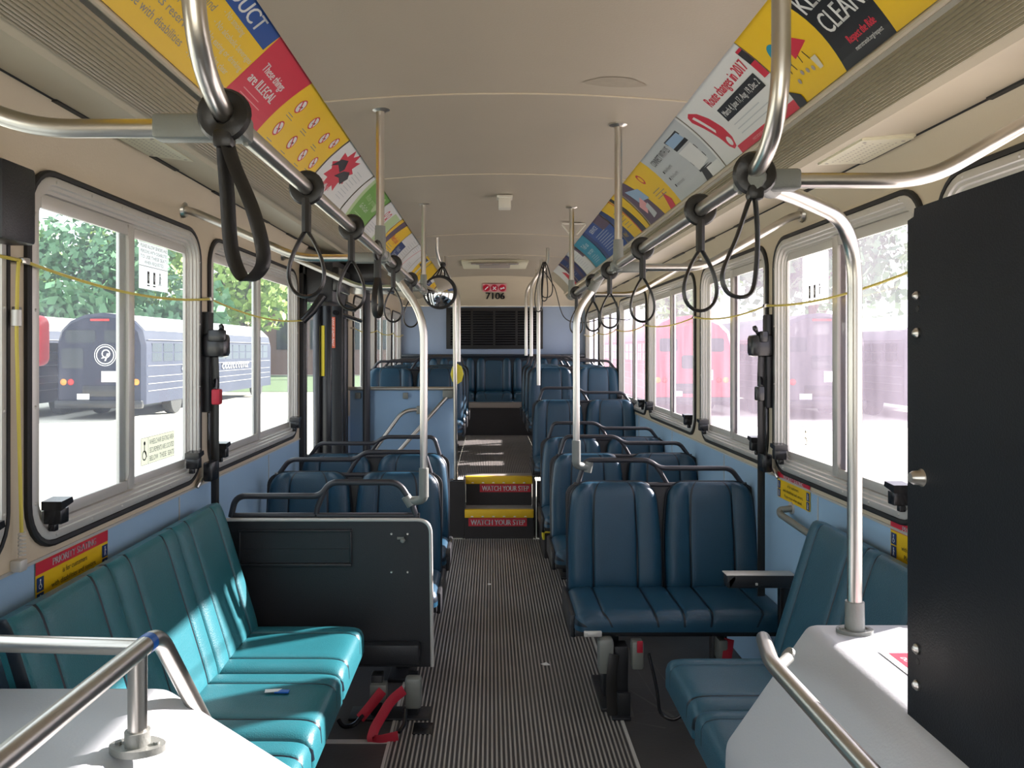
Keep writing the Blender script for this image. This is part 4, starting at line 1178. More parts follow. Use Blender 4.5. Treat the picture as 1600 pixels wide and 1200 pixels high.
# ================================================================ ADVERTISING CARDS IN THE COVES
class Card:
    def __init__(s, side, ya, width, name, label, base):
        s.side, s.ya, s.w = side, ya, width; s.h = .285
        s.mb = MB(); s.mats = [base]; s.lay = 0
        s.rect(0, 0, width, s.h, base, first=True)
        s.card = None; s.name, s.label = name, label
    def fn(s, off):
        if s.side < 0: return lambda u, v: cove_pt(-1, s.ya+u, .02 + .96*v/s.h, off)
        return lambda u, v: cove_pt(1, s.ya-u, .02 + .96*v/s.h, off)
    def use(s, m):
        if m not in s.mats: s.mats.append(m)
        s.mb.mi = s.mats.index(m)
    def rect(s, u0, v0, u1, v1, m, first=False):
        s.use(m); n = max(1, math.ceil(abs(v1-v0)/.02)); s.lay += 0 if first else 1
        rect(s.mb, s.fn(.001 + .0002*s.lay), u0, v0, u1, v1, n)
    def band(s, left, right, v0, v1, m, n=10):
        s.use(m); s.lay += 1; f = s.fn(.001 + .0002*s.lay)
        for k in range(n):
            a = v0+(v1-v0)*k/n; b = v0+(v1-v0)*(k+1)/n
            s.mb.quad(f(left(a), a), f(right(a), a), f(right(b), b), f(left(b), b))
    def poly(s, pts, m):
        s.use(m); s.lay += 1; f = s.fn(.001+.0002*s.lay)
        V3 = [V((u, v, 0)) for u, v in pts]
        def clip(P, c, keep_above):
            out = []
            for a, b in zip(P, P[1:] + P[:1]):
                ia = (a[1] >= c) == keep_above or a[1] == c; ib = (b[1] >= c) == keep_above or b[1] == c
                if ia: out.append(a)
                if ia != ib:
                    t = (c-a[1])/(b[1]-a[1]); out.append((a[0]+(b[0]-a[0])*t, c))
            return out
        for tr in tessellate_polygon([V3]):
            T = [pts[i] for i in tr]; lo = min(q[1] for q in T); hi = max(q[1] for q in T)
            c = math.floor(lo/.02)*.02
            while c < hi:
                Q = clip(clip(T, c, True), c+.02, False) if True else T
                if len(Q) >= 3: s.mb.poly([f(u, v) for u, v in Q])
                c += .02
    def disc(s, c, r, m, ry=None): s.use(m); s.lay += 1; disc(s.mb, s.fn(.001+.0002*s.lay), c, r, 24, ry)
    def ring(s, c, r0, r1, m): s.use(m); s.lay += 1; annulus(s.mb, s.fn(.001+.0002*s.lay), c, r0, r1, 24)
    def text(s, t, size, at, m, width=None, rot=0.0, bold=0.0, shear=0.0):
        s.use(m); put_text(s.mb, t, s.fn(.0013+.0002*s.lay), size, at, width, 'LEFT', shear, rot, bold)
    def prohib(s, c, r):
        l0 = s.lay
        s.disc(c, r, 'adred'); s.disc(c, r*.82, 'adwhite')
        s.poly([(c[0]+x*r, c[1]+y*r) for x, y in ((-.5, -.25), (.5, -.1), (.5, .15), (-.5, .0))], 'adblack')
        k = .09*r; s.poly([(c[0]-.6*r-k, c[1]+.6*r-k), (c[0]+.6*r-k, c[1]-.6*r-k), (c[0]+.6*r+k, c[1]-.6*r+k), (c[0]-.6*r+k, c[1]+.6*r+k)], 'adred'); s.lay = l0
    def lines(s, u, v, w_, n, dv, m, th=.004, seed=1):
        r = random.Random(seed); s.use(m); f = s.fn(.0012+.0002*s.lay)
        for i in range(n):
            rect(s.mb, f, u, v-dv*i, u+w_*r.uniform(.7, 1), v-dv*i+th)
    def done(s):
        o = obj(s.name, s.mb, s.mats, smooth=False)
        return tag(o, s.label, 'advertising card', 'advertising cards above the %s windows' % ('left' if s.side < 0 else 'right'))
# --- left side, near to far
k = Card(-1, .62, 2.78, 'advertising_card', 'long yellow rider conduct card with a red panel and prohibition icons', 'adyellow')
k.rect(0, .215, 1.66, .285, 'adblue')
k.text('CODE OF CONDUCT', .068, (.72, .229), 'adwhite', width=.83, bold=.003)
tx = ['Please enter by the front door and', 'be ready to pay. Pay Exit trips pay as', 'asked move from seats reserved', 'for seniors and those with disabilities']
for i, l in enumerate(tx): k.text(l, .034, (.78, .17-.042*i), 'textgrey', width=.55)
for i, l in enumerate(('No smoking', 'No alcoholic beverages', 'No eating or drinking', 'Keep aisles clear', 'Respect other customers')): k.text('- '+l, .028, (1.37, .19-.037*i), 'cream', width=.012*len(l)+.03)
k.band(lambda v: 1.64+.12*(v/.285)-.10*(v/.285)**2, lambda v: 2.02+.0*v+.04*(v/.285), 0, .285, 'adred')
k.text('These things', .045, (1.74, .175), 'adwhite', width=.21, bold=.002); k.text('are ILLEGAL', .052, (1.72, .12), 'adwhite', width=.24, bold=.003)
k.lines(1.74, .095, .2, 2, .018, 'adpink', .003)
k.disc((1.76, .04), .011, 'adwhite'); k.text('Metro Transit', .026, (1.78, .033), 'adwhite', width=.14)
for (u, v) in ((2.16, .20), (2.36, .20), (2.56, .195), (2.69, .215), (2.15, .085), (2.34, .085), (2.52, .08), (2.68, .09)): k.prohib((u, v), .032)
for (u, v) in ((2.12, .15), (2.32, .15), (2.52, .14), (2.12, .03), (2.30, .03), (2.50, .03), (2.64, .045)): k.lines(u, v, .08, 2, .012, 'textgrey', .003)
k.done()
k = Card(-1, 3.42, .68, 'advertising_card', 'white card with a red starburst and black wing shapes', 'adwhite')
pts = []
for i in range(22): a = 2*pi*i/22; r = (.125 if i % 2 else .085)*1.05; pts.append((.24+r*1.4*cos(a), .16+r*sin(a)))
k.poly(pts, 'adred')
k.poly([(.08, .14), (.13, .20), (.21, .22), (.27, .18), (.25, .15), (.15, .17)], 'adblack'); k.poly([(.22, .12), (.28, .17), (.36, .19), (.42, .16), (.38, .11), (.30, .13)], 'adblack')
k.text('Gold Line', .04, (.10, .045), 'adpink', width=.2); k.lines(.44, .22, .16, 9, .02, 'adgrey', .004); k.done()
k = Card(-1, 4.12, .68, 'advertising_card', 'green card with pale lettering behind the near left drop pole', 'adgreen')
k.band(lambda v: 0, lambda v: .14-.3*v, 0, .285, 'adwhite'); k.band(lambda v: .14-.3*v, lambda v: .2-.3*v, 0, .285, 'adgreen2'); k.text('Ride green', .05, (.22, .17), 'adgreen2', width=.3); k.text('Go-To Card', .045, (.25, .11), 'adwhite', width=.22); k.disc((.56, .2), .06, 'adgreen2'); k.lines(.25, .07, .25, 3, .02, 'adgreen2'); k.done()
k = Card(-1, 4.82, .62, 'advertising_card', 'white card with small red oval badges on the left', 'adwhite')
for i in range(4): k.ring((.2+.09*(i % 2), .21-.05*(i//2)), .018, .03, 'adred')
k.rect(.36, .02, .6, .26, 'adgreen2'); k.lines(.04, .1, .24, 5, .018, 'adgrey'); k.done()
k = Card(-1, 5.46, .62, 'advertising_card', 'yellow card with dark red banner in the middle of left row', 'adyellow')
k.band(lambda v: .05+.2*v, lambda v: .18+.4*v, 0, .285, 'adpurple'); k.text('Need a job?', .07, (.24, .12), 'adred', width=.3, bold=.003); k.lines(.26, .08, .3, 3, .02, 'textgrey'); k.done()
k = Card(-1, 6.10, .62, 'advertising_card', 'white and navy card with text columns on left', 'adwhite')
k.rect(.0, .0, .3, .17, 'adnavy'); k.text('Next', .06, (.05, .09), 'adgrey', width=.18); k.text('Stop', .06, (.05, .04), 'adgrey', width=.18); k.lines(.34, .25, .25, 10, .022, 'adgrey'); k.done()
k = Card(-1, 6.74, .62, 'advertising_card', 'white card with a thin pink curve, third from last on left', 'adwhite')
k.band(lambda v: .1+.8*v, lambda v: .13+.8*v, 0, .285, 'adpink'); k.lines(.05, .25, .2, 4, .02, 'adgrey'); k.lines(.34, .1, .24, 5, .018, 'adgrey'); k.done()
k = Card(-1, 7.38, .75, 'advertising_card', 'yellow and grey card with a navy badge, second from last on left', 'adyellow')
k.band(lambda v: 0, lambda v: .25-.2*v, 0, .285, 'adwhite'); k.rect(.3, .16, .5, .26, 'adnavy'); k.text('100', .07, (.32, .18), 'adwhite', width=.15); k.band(lambda v: .42+.3*v, lambda v: .52+.3*v, 0, .285, 'adgrey'); k.done()
k = Card(-1, 8.2, .9, 'advertising_card', 'last yellow and white card of the left row', 'adyellow'); k.rect(.3, 0, .9, .12, 'adwhite'); k.lines(.35, .1, .4, 4, .02, 'adgrey'); k.done()
# --- right side ; u runs towards the camera
k = Card(1, 2.325, .77, 'advertising_card', 'yellow and black card telling riders to keep it clean', 'adyellow')
k.band(lambda v: .300+.02*sin(v/.285*3.1), lambda v: .55+.02*(v/.285), 0, .285, 'adblack')
k.text('KEEP IT', .085, (.33, .178), 'adwhite', width=.215, bold=.002); k.text('CLEAN!', .085, (.345, .10), 'adwhite', width=.20, bold=.002)
k.text('Respect the Ride', .033, (.385, .048), 'adred', width=.13, bold=.0015); k.text('metrotransit.org/respect', .018, (.39, .024), 'adwhite', width=.13)
k.poly([(.155, .215), (.25, .135), (.15, .115)], 'adred'); k.disc((.10, .155), .038, 'adteal', .046)
k.text('E', .05, (.085, .135), 'adwhite', width=.022)
for a, b in (((.17, .12), (.165, .095)), ((.20, .12), (.205, .09)), ((.09, .115), (.085, .09)), ((.115, .115), (.12, .09))): k.poly([(a[0]-.002, a[1]), (a[0]+.002, a[1]), (b[0]+.002, b[1]), (b[0]-.002, b[1])], 'adblack')
for c in ((.13, .075), (.16, .07), (.09, .06), (.19, .065)): k.disc(c, .008, 'beige_dark')
k.poly([(.215, .05), (.235, .05), (.24, .09), (.21, .09)], 'cream'); k.poly([(.0, .0), (.05, .0), (.05, .03), (0, .06)], 'adblack'); k.done()
k = Card(1, 3.06, .73, 'advertising_card', 'white card announcing Route changes in 2017 with a red pointer', 'adwhite')
# red swoosh
sw = [(.045, .215), (.055, .24), (.09, .25), (.14, .225), (.18, .18), (.21, .12), (.215, .07), (.195, .035), (.165, .03), (.14, .05), (.12, .10), (.08, .165)]
k.poly(sw, 'adred'); k.poly([(.075, .225), (.10, .225), (.145, .13), (.13, .12)], 'adwhite'); k.disc((.175, .065), .02, 'adwhite')
k.text('Route changes in 2017', .062, (.27, .198), 'adred', width=.395, bold=.003)
k.rect(.28, .12, .66, .178, 'adblack'); k.text('March 4, June 17, Aug. 19, Dec. 2', .036, (.295, .138), 'adwhite', width=.35, bold=.001)
k.lines(.30, .095, .34, 3, .02, 'adgrey', .004); k.rect(.2, .0, .73, .032, 'adred'); k.text('metrotransit.org', .02, (.34, .01), 'adpink', width=.12)
k.rect(.69, .14, .73, .26, 'adred'); k.rect(.69, .20, .73, .25, 'adblack'); k.done()
k = Card(1, 3.79, .72, 'advertising_card', 'grey CONNECT WITH US card with a tilted phone', 'adwhite')
k.band(lambda v: 0, lambda v: .70, 0, .285, 'adgrey', 6)
k.poly([(.40, .26), (.60, .255), (.64, .06), (.46, .045)], 'adblack'); k.poly([(.412, .245), (.59, .24), (.60, .20), (.418, .20)], 'adsky'); k.poly([(.422, .17), (.61, .17), (.63, .07), (.468, .055)], 'adwhite'); k.poly([(.46, .0), (.60, .0), (.63, .05), (.48, .05)], 'adblack')
k.rect(.55, .0, .70, .045, 'adwhite')
k.text('CONNECT WITH US', .05, (.07, .205), 'textblack', width=.31)
for i, l in enumerate(('MetroTransitMN', '@MetroTransitMN', 'metrotransit')): k.rect(.09, .15-.042*i, .105, .165-.042*i, 'textblack'); k.text(l, .024, (.115, .15-.042*i), 'textgrey', width=.13)
k.done()
k = Card(1, 4.50, .72, 'advertising_card', 'yellow card with a street scene photo and red oval', 'adyellow')
k.band(lambda v: 0, lambda v: .36-.5*v, 0, .285, 'adpurple'); k.poly([(.08, .24), (.30, .20), (.33, .12), (.12, .14)], 'adsky'); k.poly([(.06, .12), (.2, .16), (.22, .1), (.1, .06)], 'adpink'); k.poly([(.16, .1), (.24, .11), (.25, .03), (.15, .02)], 'adgrey')
k.ring((.47, .22), .022, .034, 'adred'); k.poly([(.5, .0), (.56, .1), (.62, .04), (.6, 0)], 'adred'); k.lines(.44, .12, .2, 3, .02, 'textgrey'); k.done()
k = Card(1, 5.24, .70, 'advertising_card', 'yellow card with a curved train picture and blue corner', 'adyellow')
k.band(lambda v: 0, lambda v: .22-.4*v, 0, .285, 'adnavy'); k.band(lambda v: .48-.2*v+.3*v*v, lambda v: .60-.3*v, 0, .285, 'adblack'); k.band(lambda v: .46-.2*v, lambda v: .48-.2*v, 0, .285, 'adred'); k.lines(.24, .2, .18, 6, .025, 'textgrey'); k.text('Win!', .06, (.03, .03), 'adyellow', width=.1); k.done()
k = Card(1, 6.20, .93, 'advertising_card', 'dark blue service information card with a red and white header', 'adblue')
k.rect(.62, .18, .93, .285, 'adpurple'); k.text('SERVICE', .05, (.25, .22), 'adwhite', width=.3, bold=.002); k.lines(.25, .18, .55, 8, .02, 'adgrey', .004, 3); k.rect(0, 0, .14, .285, 'adnavy'); k.done()
k = Card(1, 6.84, .62, 'advertising_card', 'bright teal card behind the right drop pole', 'adteal')
k.text('Tell us', .07, (.15, .18), 'adwhite', width=.3); k.text('your story', .06, (.15, .12), 'adwhite', width=.3); k.lines(.15, .09, .3, 4, .018, 'adgrey'); k.done()
k = Card(1, 7.50, .62, 'advertising_card', 'plain white card with small text lines on the right', 'adwhite')
k.lines(.1, .24, .35, 9, .024, 'adgrey'); k.rect(.5, .15, .62, .285, 'adpurple'); k.done()
k = Card(1, 8.20, .66, 'advertising_card', 'navy and purple photo card near the rear right', 'adnavy')
k.band(lambda v: .3+.3*v, lambda v: .5+.3*v, 0, .285, 'adpurple'); k.lines(.06, .2, .2, 6, .025, 'adgrey'); k.done()
k = Card(1, 9.1, .84, 'advertising_card', 'last card of the right row, white with a red wedge', 'adwhite')
k.poly([(.35, 0), (.7, 0), (.6, .16), (.42, .2)], 'adred'); k.text('FINE', .06, (.44, .05), 'adwhite', width=.12); k.band(lambda v: .7, lambda v: .84, 0, .285, 'adpurple'); k.done()
# ================================================================ PULL CORDS
def sag(a, b, s, n=10):
    a, b = V(a), V(b); return [a + (b-a)*(k/n) - V((0, 0, s*4*(k/n)*(1-k/n))) for k in range(n+1)]
cl = thing('pull_cord', 'yellow stop request cord sagging along the left windows', 'cord', (XL+.02, 3, 1.78))
mb = MB()
P = [(XL+.03, .6, 1.80), (XL+.03, 2.02, 1.785), (XL+.03, 3.365, 1.775), (XL+.03, 4.99, 1.745)]
for k_, (a, b) in enumerate(zip(P, P[1:])): mb.tube(sag(a, b, (.0, .035, .035)[k_]), .0045, 6)
obj('cord', mb, 'cord', cl); mb = MB()
P2 = [(XL+.03, 6.9, 1.75), (XL+.03, 8.3, 1.76), (XL+.03, 9.66, 1.76), (XL+.03, 10.7, 1.76)]
for a, b in zip(P2, P2[1:]): mb.tube(sag(a, b, .03), .0045, 6)
obj('cord', mb, 'cord', cl)
for p in P[1:] + P2:
    mb = MB(); mb.cyl((XL, p[1], p[2]), (XL+.04, p[1], p[2]), .008); mb.box((XL+.025, p[1]-.015, p[2]-.008), (XL+.04, p[1]+.015, p[2]+.008), .003)
    obj('eyelet', mb, 'steel', cl)
cr = thing('pull_cord', 'yellow stop request cord sagging along the right windows', 'cord', (XR-.02, 3, 1.78))
mb = MB(); P = [(XR-.03, y, 1.76 if y > 2.3 else 1.80) for y in (1.2, 2.30, 3.61, 4.88, 6.45, 7.93, 9.33, 10.6)]
for a, b in zip(P, P[1:]): mb.tube(sag(a, b, .03), .0045, 6)
obj('cord', mb, 'cord', cr)
for p in P:
    mb = MB(); mb.cyl((XR, p[1], p[2]), (XR-.04, p[1], p[2]), .008); mb.box((XR-.04, p[1]-.015, p[2]-.008), (XR-.025, p[1]+.015, p[2]+.008), .003)
    obj('eyelet', mb, 'steel', cr)
# vertical cord with spring by the front left window
vc = thing('vertical_cord', 'yellow cord running down to a small spring by the first window', 'cord', (XL+.02, 2.03, 1.1))
mb = MB(); mb.tube([(XL+.03, 2.0, 1.785), (XL+.03, 1.995, 1.75), (XL+.03, 1.99, 1.60), (XL+.025, 2.02, 1.10)], .005, 6, bend=.03); obj('cord', mb, 'cord', vc)
mb = MB(); mb.tube([(XL+.025+.009*cos(k*1.05), 2.022+.009*sin(k*1.05), 1.10-k*.0016) for k in range(40)], .0018, 5); obj('spring', mb, 'alum', vc)
mb = MB(); mb.box((XL, 2.01, 1.0), (XL+.03, 2.04, 1.03), .004); obj('wall_clip', mb, 'alum', vc)
mb = MB(); mb.cyl((XL+.03, 1.99, 1.66), (XL+.03, 1.99, 1.62), .012); obj('crimp', mb, 'alum', vc)
# plates on the pillar
mb = MB(); mb.box((XL, 2.02, 1.62), (XL+.006, 2.055, 1.67), .002); tag(obj('switch_plate', mb, 'textgrey'), 'small grey switch plate on the first left pillar', 'plate')
# black device high on the near left pillar
bd = thing('wall_speaker_box', 'black bracket box high on the wall at the far left edge', 'box', (-1.15, 1.84, 1.9))
mb = MB(); mb.box((XL+.0, 1.86, 1.82), (XL+.075, 2.0, 2.01), .01); obj('body', mb, 'black', bd)
mb = MB()
for z in (1.85, 1.94, 1.99): mb.cyl((XL+.04, 2.0, z), (XL+.04, 2.012, z), .008)
obj('bolt', mb, 'black', bd)

# ================================================================ WALL BELTS (wheelchair shoulder belts)
def wall_belt(side, y, lab):
    X = XL if side < 0 else XR; s = 1 if side < 0 else -1
    t = thing('shoulder_belt', lab, 'belt', (X, y, 1.0), 'shoulder belts on the window pillars')
    mb = MB(); mb.box((X+s*.0-.0 if s > 0 else X-.035, y-.03, 1.30), (X+.035 if s > 0 else X, y+.03, 1.72), .006)
    obj('track', mb, 'black', t)
    mb = MB()
    mb.T = Matrix.Translation((X+s*.055, y, 1.585))
    mb.box((-.05, -.05, -.055), (.05, .04, .045), .018)
    mb.box((-.02 if s > 0 else -.02, -.06, .01), (.055 if s > 0 else .02, -.03, .06), .008)
    mb.tube([(s*.01, -.03, .03), (s*.035, -.045, .065)], .007, 8); mb.lathe([(0, -.012), (.014, -.006), (.014, .006), (0, .012)], 12, (s*.038, -.047, .07), Matrix.Rotation(R(70), 4, 'Y'))
    obj('retractor', mb, 'blackgloss', t)
    mb = MB(); xs = X + s*.05
    mb.tube([(xs, y-.01, 1.55), (xs+s*.005, y-.01, 1.45), (xs, y, 1.30), (xs, y, .62 if s < 0 else .9), (xs, y, .45)], .01, 8, flat=(.0024, .017), up=(0, 1, 0), bend=.05)
    obj('webbing', mb, 'strap', t)
    mb = MB(); mb.box((xs+s*.03-.018, y-.085, 1.335), (xs+s*.03+.018, y-.045, 1.40), .008)
    obj('red_buckle' if s > 0 else 'buckle', mb, 'redbelt' if s > 0 else 'blackgloss', t); mb = MB()
    mb.tube([(xs, y-.02, 1.42), (xs+s*.03, y-.06, 1.43), (xs+s*.03, y-.065, 1.39)], .008, 8, flat=(.003, .02), up=(1, 0, 0))
    mb.tube([(xs, y-.07, 1.30), (xs+s*.01, y-.10, 1.20), (xs, y-.06, 1.10)], .0035, 6, bend=.05)
    obj('short_strap', mb, 'blackgloss', t)
    mb = MB(); mb.box((xs-.02, y-.09, 1.02), (xs+.02, y-.01, 1.10), .008); obj('lower_clip', mb, 'blackgloss', t)
    mb = MB(); mb.tube([(X+s*.01, y-.10, 1.0), (X+s*.02, y-.07, 1.03), (xs, y, 1.06)], .008, 8); obj('hook', mb, 'steel', t)
wall_belt(-1, 3.365, 'black shoulder belt with a red clip hanging by the second left window')
wall_belt(1, 3.61, 'black shoulder belt hanging on the right pillar behind the armrest')
# wall handle at right
wh = thing('grab_bar', 'short curved metal handle on the blue wall at right', 'grab bar', (XR, 3.2, .88))
mb = MB(); mb.tube([(XR, 3.36, .895), (XR-.05, 3.38, .885), (XR-.055, 3.36, .87), (XR-.055, 2.98, .855), (XR, 2.95, .86)], .014, 12, bend=.05); obj('bar', mb, 'castgrey', wh)
mb = MB(); mb.cyl((XR, 3.37, .895), (XR-.008, 3.37, .895), .026); obj('end_plate', mb, 'alum', wh); mb = MB(); mb.cyl((XR, 2.95, .86), (XR-.008, 2.95, .86), .026); obj('end_plate', mb, 'alum', wh)

# ================================================================ UNDER-SEAT SECUREMENT GEAR
def gear(side, x, y, lab):
    t = thing('tie_down', lab, 'belt', (x, y, 0), None)
    if side < 0:
        mb = MB(); mb.box((x-.17, y-.03, .0), (x-.12, y+.03, .18), .006); mb.box((x-.015, y-.03, 0), (x+.03, y+.03, .18), .004); mb.box((x-.26, y-.06, .0), (x+.08, y+.06, .012), .003)
        obj('bracket', mb, 'black', t)
        mb = MB(); mb.box((x-.02, y-.09, .06), (x+.05, y-.03, .19), .015); obj('retractor', mb, 'castgrey', t); mb = MB(); mb.box((x-.17, y-.055, .075), (x-.10, y-.0, .15), .005); obj('retractor', mb, 'castgrey', t)
        mb = MB()
        mb.tube([(x-.02, y-.10, .15), (x-.07, y-.13, .12), (x-.13, y-.20, .035), (x-.135, y-.24, .01), (x-.10, y-.25, .012), (x-.03, y-.23, .02)], .01, 8, flat=(.0025, .022), up=(.3, -1, 0), bend=.05)
        obj('webbing', mb, 'redbelt', t); mb = MB(); mb.tube([(x-.115, y-.06, .13), (x-.16, y-.09, .08), (x-.20, y-.12, .04)], .01, 8, flat=(.0025, .022), up=(.3, -1, 0), bend=.03)
        obj('webbing', mb, 'redbelt', t)
        mb = MB(); mb.tube([(x-.19, y-.11, .05), (x-.22, y-.14, .02), (x-.27, y-.13, .01), (x-.29, y-.11, .03)], .009, 8, bend=.03); obj('hook', mb, 'blackgloss', t); mb = MB(); mb.tube([(x-.03, y-.20, .02), (x-.01, y-.17, .04), (x-.01, y-.14, .09)], .009, 8, bend=.03); obj('hook', mb, 'blackgloss', t); mb = MB(); mb.box((x+.02, y-.18, .0), (x+.10, y-.08, .006), .002)
        obj('floor_plate', mb, 'blackgloss', t)
    else:
        mb = MB(); mb.box((x-.03, y-.04, .0), (x+.03, y+.04, .30), .008); mb.box((x-.045, y-.08, 0), (x+.035, y+.08, .014), .003); mb.box((x-.02, y-.06, .0), (x+.035, y-.04, .11), .004)
        obj('bracket', mb, 'black', t)
        mb = MB(); mb.box((x-.10, y-.07, .19), (x-.035, y-.0, .34), .016); obj('retractor', mb, 'castgrey', t); mb = MB(); mb.box((x+.04, y-.07, .21), (x+.09, y-.01, .33), .01); obj('retractor', mb, 'castgrey', t)
        mb = MB(); mb.tube([(x-.035, y-.075, .28), (x-.05, y-.09, .2), (x-.05, y-.09, .10), (x-.045, y-.09, .03)], .01, 8, flat=(.0025, .022), up=(0, -1, 0), bend=.04); obj('webbing', mb, 'strap', t)
        mb = MB(); mb.box((x+.06, y-.075, .285), (x+.085, y-.068, .335), .003);  o = obj('red_webbing', mb, 'redbelt', t)
        mb = MB(); mb.tube([(x+.11, y-.07, .28), (x+.14, y-.09, .15), (x+.15, y-.10, .04), (x+.20, y-.12, .02), (x+.25, y-.10, .04)], .007, 8, bend=.05); obj('hook', mb, 'blackgloss', t)
gear(-1, -.34, 3.42, 'red tie-down belts and silver retractor under the black modesty panel')
gear(1, .555, 3.44, 'silver and black tie-down retractor under the front right seat')
t = thing('tie_down', 'red tie-down webbing at the wall end under the front right seat', 'belt', (1.0, 3.6, 0))
mb = MB(); mb.box((.985, 3.55, .0), (1.05, 3.62, .32), .008); obj('bracket', mb, 'black', t)
mb = MB(); mb.box((.99, 3.47, .2), (1.03, 3.55, .30), .01); obj('retractor', mb, 'castgrey', t)
mb = MB(); mb.tube([(1.04, 3.49, .30), (1.02, 3.46, .22), (.97, 3.44, .16)], .01, 8, flat=(.0025, .022), up=(0, -1, 0)); obj('webbing', mb, 'redbelt', t)
# silver latch on the underside of the front right seat
mb = MB(); mb.box((.395, 3.385, .345), (.47, 3.40, .368), .003); mb.box((.41, 3.38, .350), (.445, 3.386, .362), .002)
tag(obj('seat_latch', mb, 'alum'), 'small silver latch plate under the aisle corner of the front right seat', 'latch')
# litter
mb = MB(); mb.poly([(.245, 3.96, .006), (.275, 3.97, .012), (.295, 3.945, .006), (.262, 3.935, .009)]); tag(obj('paper_scrap', mb, 'white', smooth=False), 'small white paper scrap on the ribbed floor', 'litter')
mb = MB(); mb.box((-.02, 5.3, .004), (.0, 5.325, .007)); tag(obj('paper_bit', mb, 'white', smooth=False), 'tiny white paper bit on the floor before the steps', 'litter')
mb = MB(); zz = .4535
mb.box((-.70, 2.585, zz-.003), (-.655, 2.605, zz+.0012)); mb.mi = 1; mb.poly([(-.73, 2.58, zz+.0015), (-.69, 2.59, zz+.0015), (-.68, 2.612, zz+.0015), (-.735, 2.606, zz+.0015)])
tag(obj('torn_sticker', mb, ['tape', 'white'], smooth=False), 'torn blue and white sticker left on the teal bench cushion', 'sticker')

